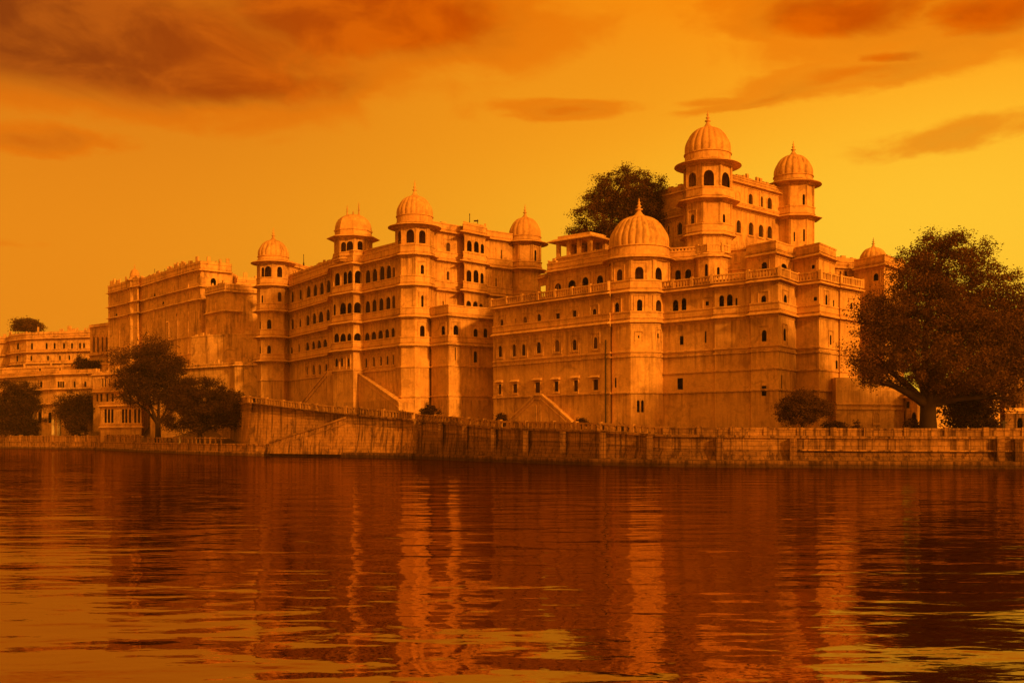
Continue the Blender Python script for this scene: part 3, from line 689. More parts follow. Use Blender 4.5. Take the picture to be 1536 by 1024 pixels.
# ================================================================ RIGHT PALACE
root = thing('palace', 'long right palace block with big ribbed dome on its corner tower and balustraded terrace', 'palace', (*W2(1000, 120), 4))
wR = [(753,479,491,4),(774,478,489.4,1.5,'s'),(788,475,487,5.5),(809,471,484.4,5),(837,470,481,5.5,'r'),(862,465.6,477.3,5.5,'r'),(892,463,475.5,5.5),
 (750.5,518.4,535.3,5),(771.5,516,534.4,5),(785.7,516,533,5),(808.3,512.8,529.7,6),(836,509.8,527.3,6.5),(862,509,525,5.5),(893.6,505.5,522.7,5.5),
 (750,576,591,4,'rh'),(773,575.5,589,5.5,'rh'),(806.7,573,589,6.5,'rh'),(834.7,572,587,5.5,'rh'),(864,570,587,5.5,'rh'),(893.8,569,585,6.5,'rh')]
r1 = PL([(740, 135.5), (916, 120.3)])
block(root, 'wall', r1, b0, lev(16.9), wR, strings=[lev(9.5), lev(9.0), lev(4.95)], depth=14)
wR2 = [(1013.5,449.8,468.8,7),(1026,447,465,6),(1082.5,442.8,461.4,6),(1094.6,441.5,460,7.3),(1104.7,446.8,458.8,2.5),(1061,452,458,4,'r'),(1145.5,443.3,458.8,6),
 (1178,442,459,5),(1223,445.5,451,4,'r'),(1239.5,442,462,2.5),(1250.5,450,465,1.5,'s'),(1277,454,469,3),
 (1146.3,495,512,6),(1177,492.6,510.8,3.5),(1246,502,517,2),(1255,540.6,553,2.5,'s'),(1146,578.4,593.4,6,'rh'),(1172.5,562,588,1.3,'s'),
 (1022.5,504,517,4.5,'rh'),(1058.5,497,514,2,'s'),(1020.3,567,584,7,'rh'),(1209,441,455,3,'n')]
r2 = PL([(985, 120.6), (1071, 115.6), (1072, 115.2), (1125, 112.9), (1126.5, 112.1), (1167, 110.0), (1194, 114.4), (1228.5, 112.4), (1258, 116.0), (1260, 115.8), (1290, 118.8)])
block(root, 'wall', r2, b0, lev(16.9)+.01, wR2, strings=[lev(9.46)+.01, lev(8.95)+.01, lev(7.1), lev(4.9)], depth=16)
for f, dz in ((r1, 0), (r2, .013)):
    chajja(root, f, lev(12.72)+dz, .6, 1.0); chajja(root, f, lev(16.1)+dz, .7, 0)
    balustrade(root, f, lev(16.1)+.43+dz, 1.0, .35)
wE = [(929.5,404,423.4,7),(959,400,421,11),(987.5,401,422,8.5),(925.6,454,469.7,5),(959.5,449,467.3,6.8),(988,450,469.3,7),(958,503,507,2,'r'),(987,500,507,2,'r'),(923.5,566.5,581,2,'rh'),(957.3,600,618,3.4),(963.6,600,618,3.4)]
tE_, cE = tower(root, 958.5, 122.2, 46, 67, b0, lev(20.3), wE, [(lev(16.1)+.05, .55, 1.15), (lev(12.72)+.05, .45, 1.0)], mat='plaster_warm', strings=[lev(9.5)+.02, lev(8.97)+.03, lev(4.93)], pil=[(lev(16.6)+1.2, lev(19.8), 2.6), (lev(13.2)+1, lev(15.8), 2.6)])
chajja(root, ringpts(cE, cE[2]*.98, 40), lev(20.0), .8, 0, True); dome(root, cE, lev(20.0)+.45, lev(21.5), lev(25.2), lev(27.3), cE[2]*.965, 26)
# upper storey behind the terrace
wU = [(837,425,437,8),(858,420,433,9.5),(878,415.6,429,8),(900,413,425.8,8),(1017,405,422,7.2),(1032.3,404,420,7.8)]
r3 = PL([(822, 130.8), (925, 122.9), (1004, 122.2), (1050, 120.8)])
block(root, 'wall', r3, lev(15.8), lev(20.6), wU, depth=10, pil=[(lev(16.9), lev(19.5), 3.2)])
chajja(root, r3, lev(20.0)+.02, .75, .9)
r3b = PL([(834, 131.6), (905, 125.6)]); mb = MB(); mb.sweep(r3b, [(-3, lev(20.9)), (0, lev(20.9)), (0, lev(21.8)), (.12, lev(21.85)), (.12, lev(22.1)), (-3, lev(22.1))]); mb.build('parapet', M['trim'], root)
ragged(root, PL([(822, 131), (834, 130)]), lev(20.9)+.2, 1.0, 0, .5, mat='trim'); balustrade(root, PL([(1004, 122.4), (1046, 121.2)]), lev(20.4)+.35, .95, .3)
# arch linking the terrace end to the wing behind
mb = MB(); a, b = W2(808, 133.2), W2(823, 131.2)
for (p0, p1, z0, z1) in ((0, .14, 15.8, 19.6), (.86, 1, 15.8, 19.6), (.14, .86, 18.75, 19.6)):
    mb.prism([(a[0]+(b[0]-a[0])*p0, a[1]+(b[1]-a[1])*p0), (a[0]+(b[0]-a[0])*p1, a[1]+(b[1]-a[1])*p1), (a[0]+(b[0]-a[0])*p1, a[1]+(b[1]-a[1])*p1+.5), (a[0]+(b[0]-a[0])*p0, a[1]+(b[1]-a[1])*p0+.5)], lev(z0), lev(z1))
mb.build('arch', M['plaster'], root); chajja(root, [a, b], lev(19.55), .7, .2)
# rounded porch below the tall tower
tP, cP = octa(1068, 119.6, 23.5, 68); wP = [(1059.5, 396, 418, 3.6), (1079.5, 400.6, 417.5, 3.6)]
block(root, 'tower', tP, lev(15.9), lev(20.2), wP, closed=True, mat='plaster_warm'); chajja(root, tP, lev(19.9)+.03, .5, 0, True)
balustrade(root, [p for p in tP if p[1] < cP[1]+.2], lev(20.2)+.25, .95, .2, .34, post=2.0)
r4 = PL([(1090, 119.2), (1127, 117.6)]); block(root, 'wall', r4, lev(15.9), lev(20.7), [(1106, 385, 392, 5, 'n')], depth=5, mat='plaster_warm', strings=[lev(17.6), lev(18.6)]); ragged(root, r4, lev(20.7), .5, .25, .9, mat='plaster_warm', dens=.9)
r5 = PL([(1120.5, 117.4), (1163, 114.3), (1181, 116.6), (1190, 116.9)]); block(root, 'wall', r5, lev(15.9), lev(20.0), [(1146.5, 393, 407, 7), (1178, 396, 405.6, 7.5)], depth=8, mat='plaster')
chajja(root, r5, lev(19.6), .5, 1.15); ragged(root, r5[:3], lev(20.9), .35, .1, .9, mat='trim', dens=.3)
r6 = PL([(1189, 117.2), (1228, 113.9), (1252, 117.9)]); block(root, 'wall', r6, lev(15.9), lev(19.8), [(1220, 397.5, 403, 3.6, 'r')], depth=5, mat='plaster_warm')
chajja(root, r6, lev(19.3), .7, 1.15); ragged(root, r6[:2], lev(20.5), .3, .1, .7, mat='trim', dens=.3)
r7 = PL([(1246, 126.5), (1284, 127.6)]); block(root, 'wall', r7, lev(15), lev(20.6), [(1268.5, 405.6, 419, 4.2), (1260.5, 404, 418, 2.2, 's')], depth=5); chajja(root, r7, lev(20.0), .5, .6); ragged(root, r7, lev(20.9), 1.0, .1, .6, mat='trim')
# rounded rubble vault between the towers
mb = MB(); a, b = W2(1100, 121), W2(1176, 124); V = []; Q = []
for i in range(13):
    for j in range(9):
        x = a[0]+(b[0]-a[0])*i/12; y0 = a[1]+(b[1]-a[1])*i/12; an = j/8*math.pi/2
        V.append((x, y0+3.6*math.sin(an)*1.0, lev(20.3)+1.9*(math.sin(an))*(1-.5*max(0, (i-8)/4)**2)+random.uniform(-.06, .06)))
for i in range(12):
    for j in range(8): Q.append((i*9+j, (i+1)*9+j, (i+1)*9+j+1, i*9+j+1))
mb.add(V, Q); mb.build('roof', M['plaster_warm'], root, smooth=True)
v5 = [a, b]; block(root, 'wall', v5, lev(15.9), lev(20.3), [], depth=4, mat='plaster_warm')
# gabled buttress with two slits
gp = [(766, 645), (766, 628), (803, 593), (812, 593), (858, 634), (858, 645)]; a2, b2 = W2(766, 131.6), W2(858, 123.8); P = []
for (px, py) in gp:
    t_ = hit(a2, b2, px); x = a2[0]+(b2[0]-a2[0])*t_; y = a2[1]+(b2[1]-a2[1])*t_; P.append((x, y, pz(py, y)))
nv = Vector((b2[1]-a2[1], -(b2[0]-a2[0]))).normalized(); n = len(P)
mb = MB(); mb.add(P+[(p[0]-nv.x*4, p[1]-nv.y*4, p[2]) for p in P], [tuple(range(n-1, -1, -1)), tuple(range(n, 2*n))]+[(i, (i+1) % n, (i+1) % n+n, i+n) for i in range(n)]); mb.build('buttress', M['plaster_warm'], root)
mb = MB()
for i, j in ((1, 2), (2, 3), (3, 4)):
    p, q2 = Vector(P[i]), Vector(P[j]); o = Vector((nv.x, nv.y, 0)); up = Vector((0, 0, 1))
    for (w0, w1, h0, h1) in ((-.3, .14, -.02, .22), (-.05, .13, -.55, -.42)):
        vs = [p+o*w0+up*h0, p+o*w1+up*h0, p+o*w1+up*h1, p+o*w0+up*h1, q2+o*w0+up*h0, q2+o*w1+up*h0, q2+o*w1+up*h1, q2+o*w0+up*h1]
        mb.add(vs, [(0, 1, 2, 3), (7, 6, 5, 4), (0, 4, 5, 1), (1, 5, 6, 2), (2, 6, 7, 3), (3, 7, 4, 0)])
mb.build('coping', M['plaster'], root)
for px in (803.5, 810.5):
    t_ = hit(a2, b2, px); x = a2[0]+(b2[0]-a2[0])*t_; y = a2[1]+(b2[1]-a2[1])*t_; d_ = Vector((b2[0]-a2[0], b2[1]-a2[1])).normalized()
    P3 = lambda u, z, o=0.0, x=x, y=y, d_=d_, nv=nv: (x+d_.x*u+nv.x*(o+.02), y+d_.y*u+nv.y*(o+.02), z)
    f = MB()
    for (u0, u1, z0, z1) in ((-.16, -.06, 609, 632), (.06, .16, 609, 632), (-.16, .16, 607, 609)):
        za, zb_ = pz(z1, y), pz(z0, y); f.add([P3(u0, za, .06), P3(u1, za, .06), P3(u1, zb_, .06), P3(u0, zb_, .06), P3(u0, za, -.01), P3(u1, za, -.01), P3(u1, zb_, -.01), P3(u0, zb_, -.01)], [(0, 1, 2, 3), (4, 5, 1, 0), (3, 2, 6, 7), (4, 0, 3, 7), (1, 5, 6, 2)])
    fo = f.build('window', M['trim'], root); g = MB(); g.add([P3(-.06, pz(632, y), 0), P3(.06, pz(632, y), 0), P3(.06, pz(609, y), 0), P3(-.06, pz(609, y), 0)], [(0, 1, 2, 3)]); g.build('pane', M['void'], fo, root)
# drainpipe on the long facade
t_ = hit(r1[0], r1[1], 908); x = r1[0][0]+(r1[1][0]-r1[0][0])*t_; y = r1[0][1]+(r1[1][1]-r1[0][1])*t_
mb = MB(); mb.tube([(x, y-.25, 3.5), (x, y-.25, pz(510, y))], [.09, .09], 8); mb.build('drainpipe', M['iron'], root)
# low annex wall at the right foot
an_ = PL([(1254, 113.2), (1356, 115.2)]); block(root, 'wall', an_, b0-.5, lev(6.3), [(1314.5, 619, 634, 7, 'n')], depth=5, strings=[lev(3.5), lev(3.0)])
finish(root)

# ================================================================ UPPER PALACE
root = thing('upper_palace', 'tall upper palace with two high domed towers rising behind the terrace', 'palace', (*W2(1110, 132), 15))
wF = [(1038.7,259,280,9.5),(1062.5,255,278.7,13.5),(1085.8,257.6,281,10.5),(1039,321.5,339,4),(1086,321,338.3,3.3),(1062.5,322,339,6,'n'),(1087.4,367,379,1.5,'s')]
tF_, cF = tower(root, 1061.6, 130.6, 35.6, 67, 14, lev(33.3), wF, [(lev(28.5), 1.1, 1.3), (lev(24.25), .6, 1.2)], mat='plaster_warm', pil=[(lev(29)+1.3, lev(32.8), 2.1), (lev(24.7)+1.2, lev(28.2), 2.1)])
chajja(root, ringpts(cF, cF[2]*.97), lev(33.0), 1.35, 0, True); dome(root, cF, lev(33.0)+.5, lev(34.5), lev(37.8), lev(39.9), cF[2]*.955, 20)
wG = [(1208.5,291.4,309.4,3),(1208.5,343.5,362,2.4),(1191.5,348,362,2,'s'),(1190.5,292,311,6,'n')]
tG_, cG = tower(root, 1190, 140.4, 29.6, 68, 14, lev(33.1), wG, [(lev(28.5), 1.1, 1.2)], mat='plaster_warm', pil=[(lev(29)+1.1, lev(32.8), 2.0), (lev(24), lev(28.2), 2.0)])
chajja(root, ringpts(cG, cG[2]*.97), lev(33.0), 1.2, 0, True); dome(root, cG, lev(33.0)+.5, lev(34.15), lev(37.0), lev(38.9), cG[2]*.96, 18)
wFG = [(1125.4,291,308,5.5),(1142.3,294.7,310.7,3),(1154,296.7,314,5.8),(1107,288,307,5,'n'),(1107.5,330.5,349.4,6),(1126,333.8,352.7,6),(1141,337.3,355.7,6.3),(1154,339.3,357.6,6)]
u1 = PL([(1090, 131.6), (1170, 139.4)]); block(root, 'wall', u1, 14, lev(32.1), wFG, mat='plaster_warm', depth=7, pil=[(lev(29.5), lev(31.4), 2.4), (lev(24.3), lev(28.2), 2.4)], panels=False)
chajja(root, u1, lev(31.6), .6, .6); chajja(root, u1, lev(28.5)+.03, .75, .5); ragged(root, u1, lev(32.1)+.1, .7, .1, .8, mat='plaster_warm', dens=.8)
u2 = PL([(940, 141), (1034, 131.8)]); block(root, 'wall', u2, 14, lev(31.0), [(1020,334,352,6.5),(1009,302,312,5,'n'),(1003,338,352,3)], mat='plaster', depth=9, pil=[(lev(24), lev(27.5), 2.6)])
chajja(root, u2, lev(30.4), .5, .5); chajja(root, u2, lev(27.4), .6, .5); ragged(root, u2, lev(31)+.1, .5, .1, .9, mat='plaster', dens=.5)
finish(root)

# roof pavilion
root = thing('pavilion', 'small open roof pavilion with square piers beside the dark tree', 'pavilion', (*W2(860, 131), lev(20.9)))
za, zb_ = lev(21.4), lev(24.1)
a = W2(837, 132.5); b = W2(886, 129.2); d_ = Vector((b[0]-a[0], b[1]-a[1])); L = d_.length; d_.normalize(); bk = Vector((-d_.y, d_.x)); bk = bk if bk.y > 0 else -bk; an0 = math.atan2(d_.y, d_.x)
for t_ in (0.02, .34, .66, .98):
    for dd in (0, 3.4):
        m_ = MB(); x, y = a[0]+d_.x*L*t_+bk.x*dd, a[1]+d_.y*L*t_+bk.y*dd; m_.box(x, y, za, zb_, .24, .24, an0); m_.box(x, y, zb_-.25, zb_, .33, .33, an0+.001); m_.box(x, y, za, za+.3, .32, .32, an0); m_.build('pier', M['trim'], root)
x, y = a[0]+d_.x*L/2+bk.x*1.7, a[1]+d_.y*L/2+bk.y*1.7
m_ = MB(); m_.box(x, y, za-.6, za, L/2+.5, 2.2, an0); m_.build('platform', M['trim'], root)
m_ = MB(); m_.box(x, y, zb_, zb_+.4, L/2+.35, 2.1, an0); fr = [(a[0]-d_.x*.35-bk.x*.35, a[1]-d_.y*.35-bk.y*.35), (b[0]+d_.x*.35-bk.x*.35, b[1]+d_.y*.35-bk.y*.35)]
fr += [(fr[1][0]+bk.x*4.1, fr[1][1]+bk.y*4.1), (fr[0][0]+bk.x*4.1, fr[0][1]+bk.y*4.1)]
m_.sweep(fr, [(0.003, zb_+.05), (.75, zb_-.05), (.75, zb_+.03), (0.003, zb_+.42)], True); m_.box(x, y, zb_+.402, zb_+.8, L/2, 1.8, an0); m_.build('roof', M['trim'], root)
m_ = MB(); m_.box(x+bk.x*2.3, y+bk.y*2.3, za, zb_+.01, L/2, .15, an0); m_.build('back_wall', M['plaster'], root)

# small domed building at the right
root = thing('domed_building', 'small building with a low dome half hidden behind the big right tree', 'building', (*W2(1312, 125), 4))
h1 = PL([(1283, 126.4), (1326, 122.6), (1356, 127.5)]); block(root, 'wall', h1, 3, lev(20.1), [(1314, 410, 421, 6.3)], depth=9, mat='plaster', strings=[lev(16)])
chajja(root, h1, lev(19.65), .6, 1.05); cH = (*W2(1310, 128.5), 19.5/F*128.5*S)
dome(root, cH, lev(20.0), lev(21.2), lev(22.75), lev(24.0), cH[2], 16); finish(root)

# ================================================================ FORTRESS RANGE AT THE LEFT
Q1 = lambda L: [W2(p[0], p[1], 1.0) for p in L]
l1 = lambda h: EYE+h
root = thing('fort', 'high weathered fort range with ragged roofline at the upper left', 'fort', (*P1(240, 232), 14))
f = Q1([(163, 251), (196, 242), (197, 240.6), (207, 238), (208, 240), (252, 227.5), (253, 226.8), (281, 219.8), (282, 219.2), (301.5, 215), (347, 219)])
block(root, 'wall', f, 8, l1(33.8), [(320, 417, 428, 7), (175, 470, 474, 2), (245, 452, 456, 2), (187, 446, 452, 2, 'n'), (265, 470, 474, 1.5), (232, 440, 444, 2)], depth=25, mat='old', pil=[(14, l1(33), 4.6)], panels=False, strings=[l1(20.5), l1(17)])
chajja(root, f, l1(33.5), .8, 1.2, mat='old'); chajja(root, f, l1(30.2), .8, 0, mat='old'); chajja(root, f, l1(27.6), .7, 0, mat='old'); chajja(root, f[5:7], l1(24.3), .5, 0, mat='old')
ragged(root, f, l1(34.9), 1.2, .2, .8, dens=.75)
tq, cq = octa(202, 241, 7.6, 80, s=1.0); block(root, 'tower', tq, 12, l1(36.0), [], closed=True, mat='old'); chajja(root, tq, l1(35.2), .5, 0, True, mat='old')
d = dome(root, cq, l1(35.8), l1(36.2), l1(37.8), l1(39.2), cq[2]*.9, 12)
g = Q1([(309, 212), (338, 205.5), (362, 207.5), (420, 210)]); block(root, 'wall', g, 8, l1(28.6), [(349, 448, 462, 4, 'n'), (371, 448, 455, 3, 'n'), (356, 448, 462, 2, 'n')], depth=18, mat='old', pil=[(14, l1(27), 4.2)], panels=False)
chajja(root, g, l1(28.0), .6, 1.0, mat='old'); chajja(root, g[:3], l1(24.2), .6, 0, mat='old'); ragged(root, g, l1(29.4), .6, .1, .9, dens=.5)
g2 = Q1([(348, 222), (357, 218), (420, 222)]); block(root, 'wall', g2, 12, l1(32.0), [], depth=10, mat='old'); chajja(root, g2, l1(31.2), .5, .6, mat='old'); ragged(root, g2, l1(32.1), 1.0, .1, .7, dens=.85)
finish(root)
root = thing('terrace_wall', 'plain sloping terrace wall below the fort, between trees and palace tower', 'wall', (*P1(330, 200), 5))
g = Q1([(225, 214), (290, 206), (345, 200), (352, 198), (430, 196)]); block(root, 'wall', g, 1, l1(13.2), [(280, 568, 580, 3, 's'), (300, 575, 590, 4, 'n')], depth=8, mat='old'); chajja(root, g, l1(13.2), .5, .2, mat='old'); ragged(root, g, l1(13.7), .6, .1, 1.2, dens=.4)
g = Q1([(286, 209), (312, 206), (340, 204.6), (430, 201)]); block(root, 'wall', g, 8, l1(19.4), [], depth=4, mat='old'); ragged(root, g, l1(19.4), .6, .1, 1.6, dens=.4)
finish(root)

root = thing('long_range', 'long two storey range on the far left skyline with a pale sunlit corner', 'building', (*P1(80, 300), 10))
g = Q1([(-260, 330), (13, 318), (16, 312), (40, 306), (140, 300), (190, 300)]); rl = lambda py, Y=306: EYE+(HY-py)/F*Y
block(root, 'wall', g, 5, rl(502), [(px, 514, 524, 2.4) for px in (27, 48, 70, 82, 96, 108, 120, 126)]+[(px, 533, 542, 2) for px in (26, 47, 72, 90, 104)]+[(25, 549, 554, 5, 'r'), (60, 550, 555, 3, 'r')], depth=20, mat='old', pil=[(rl(545), rl(505), 6)], panels=False)
for y_, o_ in ((509, .9), (529, 1.0), (546, .7)): chajja(root, g, rl(y_), o_, .5, mat='old')
ragged(root, g, rl(502), 1.4, .2, 1.3, dens=.5)
finish(root)
root = thing('annex_block', 'dark flat roofed block stepping up beside the fort at the left', 'building', (*P1(150, 270), 10))
g = Q1([(135, 272), (185, 262)]); block(root, 'wall', g, 8, EYE+(HY-486)/F*268, [(px, 505, 528, 2.5) for px in (141, 147, 154, 160)], depth=15, mat='old'); chajja(root, g, EYE+(HY-489)/F*268, .6, .3, mat='old'); chajja(root, g, EYE+(HY-532)/F*268, .9, .3, mat='old'); finish(root)
root = thing('lower_range', 'long low terraced house row above the left shore trees', 'building', (*P1(60, 265), 2))
g = Q1([(-300, 300), (0, 272), (50, 262), (84, 256), (132, 252), (150, 250)]); zf = lambda py, Y=256: EYE+(HY-py)/F*Y
block(root, 'wall', g, 1, zf(562), [(px, 572, 581, 2.2, 'r') for px in (88, 91.5, 95, 40, 62, 112, 128, 142)]+[(px, 594, 606, 3, 'r') for px in (8, 20, 118, 142, 134)]+[(px, 618, 634, 4) for px in (60, 75, 100, 120)], depth=14, mat='old')
chajja(root, g, zf(562), .9, .7, mat='old'); chajja(root, g, zf(584), .8, 0, mat='old'); chajja(root, g, zf(606), .7, 0, mat='old')
g = Q1([(-260, 310), (20, 285), (100, 276), (185, 262)]); block(root, 'wall', g, 6, zf(552, 280), [(px, 553, 556, 2, 'r') for px in (30, 60, 90)], depth=10, mat='old'); ragged(root, g, zf(552, 280), 1.0, .2, 1.4, dens=.6)
finish(root)
root = thing('lakeside_house', 'lakeside house with tall shuttered windows just left of the tallest shore tree', 'house', (*P1(180, 232), 1.8))
g = Q1([(150, 236), (151, 232), (212, 224), (214, 228)]); zf = lambda py, Y=229: EYE+(HY-py)/F*Y
block(root, 'wall', g, 1.5, zf(606), [(158.5,613.5,634,2.8,'r'),(163.5,613.5,634,2.8,'r'),(168.5,613.5,634,2.8,'r'),(184.5,613.5,634,2.8,'r'),(189.5,613.5,634,2.8,'r'),(195,613.5,634,2.8,'r'),(203,613.5,634,3,'r'),(208.5,613.5,634,3,'r')], depth=8, mat='plaster')
chajja(root, g, zf(609), .7, .5, mat='plaster'); chajja(root, g, zf(641), .5, .5, mat='plaster')
g = Q1([(140, 246), (215, 236)]); block(root, 'wall', g, 4, zf(566, 240), [(139+k*0, 0, 0, 1) for k in ()]+[(px, 590, 602, 3.4, 'r') for px in (146, 152, 161, 169, 186)]+[(px, 568, 580, 2.4, 'r') for px in (154, 158, 164, 173, 180)], depth=8, mat='plaster', pil=[(zf(606), zf(570), 3)])
chajja(root, g, zf(587, 240), .6, .4, mat='plaster'); chajja(root, g, zf(561, 240), .7, .2, mat='plaster'); ragged(root, g, zf(560, 240), 1.1, .3, 1.0, mat='plaster', dens=.6)
finish(root)
# two pale pointed shrines on the quay
for px, w_, lab in ((80, 3.6, 'left of two small whitewashed pointed shrines on the far left quay'), (88.5, 4.4, 'right of two small whitewashed pointed shrines on the far left quay')):
    Y = 250; r_ = thing('shrine', lab, 'shrine', (*P1(px, Y), 1.7), 'small shrines on the quay'); x, y = P1(px, Y); hw = w_/F*Y/2; zt = EYE+(HY-632)/F*Y
    m_ = MB(); m_.box(x, y, 1.5, zt, hw, hw); m_.box(x, y-hw, 1.5, zt-.5, hw*.35, .12); m_.build('body', M['white'], r_)
    m_ = MB(); ap = EYE+(HY-624)/F*Y; m_.add([(x-hw*1.15, y-hw*1.15, zt), (x+hw*1.15, y-hw*1.15, zt), (x+hw*1.15, y+hw*1.15, zt), (x-hw*1.15, y+hw*1.15, zt), (x-hw*.5, y-hw*.5, zt*.45+ap*.55), (x+hw*.5, y-hw*.5, zt*.45+ap*.55), (x+hw*.5, y+hw*.5, zt*.45+ap*.55), (x-hw*.5, y+hw*.5, zt*.45+ap*.55), (x, y, ap)],
          [(3, 2, 1, 0), (0, 1, 5, 4), (1, 2, 6, 5), (2, 3, 7, 6), (3, 0, 4, 7), (4, 5, 8), (5, 6, 8), (6, 7, 8), (7, 4, 8)]); m_.build('roof', M['white'], r_)
r_ = MB(); x, y = P1(270, 180); r_.lathe(x, y, [(.001, 1.6), (.22, 1.6), (.2, 1.8), (.14, 1.9), (.14, 2.6), (.2, 2.7), (.001, 2.85)], 10)
o = r_.build('bollard', M['white'], None); tag(o, 'small pale post on the quay under the left shore trees', 'post')

# houses beyond the big tree at the right
root = thing('house', 'plain shade-coloured house behind the big right tree at the edge of the picture', 'house', (*P1(1540, 135), 3))
g = Q1([(1478, 140), (1508, 134), (1640, 142)]); zf = lambda py, Y=134: EYE+(HY-py)/F*Y
block(root, 'wall', g, 2, zf(578), [(1490, 600, 615, 6, 'r'), (1520, 598, 614, 6, 'r'), (1530, 626, 645, 7)], depth=10, mat='bank_dark'); chajja(root, g, zf(584), .7, .3); chajja(root, g, zf(616), .4, 0); finish(root)  # the dark stone puts this house's shade into its wall colour
root = thing('house', 'taller pale house whose roof edge shows at the extreme right beyond the tree', 'house', (*P1(1620, 150), 3))
g = Q1([(1526, 152), (1700, 146), (1850, 150)]); zf = lambda py, Y=152: EYE+(HY-py)/F*Y
block(root, 'wall', g, 2, zf(462), [(1533, 480, 495, 5), (1560, 480, 495, 6), (1590, 480, 495, 6)], depth=12, mat='old'); chajja(root, g, zf(470), .8, .9); finish(root)
root = thing('gatehouse', 'small sunlit gate block behind the trunk of the big right tree', 'building', (*P1(1366, 124), 3))
g = Q1([(1352, 128), (1376, 124), (1500, 129)]); zf = lambda py, Y=125: EYE+(HY-py)/F*Y
block(root, 'wall', g, 2, zf(592), [(1362, 602, 612, 4, 'r'), (1371, 618, 640, 6)], depth=6, mat='old'); chajja(root, g, zf(596), .5, .3); finish(root)
m_ = MB(); x, y = P1(1505, 103); m_.box(x, y, 2.6, 4.4, .12, .12); m_.box(x, y, 4.1, 4.25, .3, .14); tag(m_.build('gate_post', M['iron'], None), 'thin dark post standing on the wall near the right edge', 'post')

# ================================================================ TREES
def crown_mesh(name, lobes, nclus, per, ls, mat, parent, spread=.55, flat=.6, hollow=.35):
    tot = sum(l[3]*l[4]*l[5] for l in lobes); cc = []
    for l in lobes:
        k = max(3, int(nclus*l[3]*l[4]*l[5]/tot)); u = rng.normal(size=(k, 3)); u /= np.linalg.norm(u, axis=1)[:, None]
        r = (hollow**3+(1-hollow**3)*rng.random(k))**(1/3); r *= 1+.16*rng.normal(size=k)
        cc.append(np.array(l[:3])+u*r[:, None]*np.array(l[3:6]))
    cc = np.concatenate(cc); k = len(cc)
    sz = rng.uniform(.6, 1.35, k)
    ctr = np.repeat(cc, per, 0)+rng.normal(size=(k*per, 3))*np.array([spread, spread, spread*flat])*np.repeat(sz, per)[:, None]
    n = len(ctr); nrm = rng.normal(size=(n, 3)); nrm[:, 2] = np.abs(nrm[:, 2])+.3; nrm /= np.linalg.norm(nrm, axis=1)[:, None]
    a = np.cross(nrm, rng.normal(size=(n, 3))); a /= np.linalg.norm(a, axis=1)[:, None]; b = np.cross(nrm, a)
    s = (ls*rng.uniform(.6, 1.3, n))[:, None]
    v = np.stack([ctr-a*s, ctr-b*s*.5+nrm*s*.12, ctr+a*s, ctr+b*s*.5+nrm*s*.12], 1).reshape(-1, 3)-np.array(parent.location)
    me = bpy.data.meshes.new(name); me.vertices.add(n*4); me.vertices.foreach_set('co', v.ravel().astype(np.float32))
    me.loops.add(n*4); me.loops.foreach_set('vertex_index', np.arange(n*4, dtype=np.int32)); me.polygons.add(n)
    me.polygons.foreach_set('loop_start', np.arange(0, n*4, 4, dtype=np.int32)); me.polygons.foreach_set('loop_total', np.full(n, 4, dtype=np.int32))
    me.update(calc_edges=True); me.materials.append(mat); o = bpy.data.objects.new(name, me); C.objects.link(o); o.parent = parent; return o
def limb(mb, a, b, r0, r1, bend=.12, k=5):
    a, b = Vector(a), Vector(b); L = (b-a).length; off = Vector((random.uniform(-1, 1), random.uniform(-1, 1), random.uniform(.2, .8)))*L*bend; pts = []
    for i in range(k+1):
        t_ = i/k; pts.append(a.lerp(b, t_)+off*math.sin(t_*math.pi)+Vector((random.uniform(-1, 1), random.uniform(-1, 1), 0))*L*.015)
    mb.tube(pts, [r0+(r1-r0)*(i/k) for i in range(k+1)], 8); return pts
def tree(name, label, px, Y, zb, lobes, nclus, per, ls, mat, trunk_r, fork, spread=.5, hollow=.35, lean=0, cat='tree', group=None, twigs=14):
    """lobes are (px, py, dY, width px, depth m, height px) ; fork = survey height where the trunk divides"""
    x, y = P1(px, Y); root = thing(name, label, cat, (x, y, zb), group)
    Lb = []
    for (lx, ly, dy, rx, ry, rz) in lobes:
        yy = Y+dy; Lb.append(((lx-CX)/F*yy, yy, EYE+(HY-ly)/F*yy, rx/F*yy, ry, rz/F*yy))
    crown_mesh('crown', Lb, nclus, per, ls, mat, root, spread, hollow=hollow)
    zf = EYE+(HY-fork)/F*Y; mb = MB()
    fk = Vector((x+lean, y, zf)); mb.tube([(x, y, zb-.4), (x+lean*.1, y, zb+.25), (x+lean*.4, y, zb+(zf-zb)*.5), fk], [trunk_r*1.35, trunk_r*1.08, trunk_r*.92, trunk_r*.85], 12)
    for l in Lb:
        c = Vector(l[:3]); p = limb(mb, fk-Vector((0, 0, trunk_r*.5)), c+Vector((0, 0, -l[5]*.3)), trunk_r*random.uniform(.42, .62), trunk_r*.16)
        for q in range(max(2, twigs//len(Lb)+1)):
            s0 = p[random.choice((2, 3, 4))]; u = Vector(rng.normal(size=3)); u.normalize(); e = c+Vector((u.x*l[3], u.y*l[4], u.z*l[5]))*.85
            limb(mb, s0, e, trunk_r*.16, trunk_r*.03, .1, 4)
    mb.build('trunk', M['bark'], root, smooth=True); return root
LB, LF, LD = M['leaf_big'], M['leaf'], M['leaf_dark']
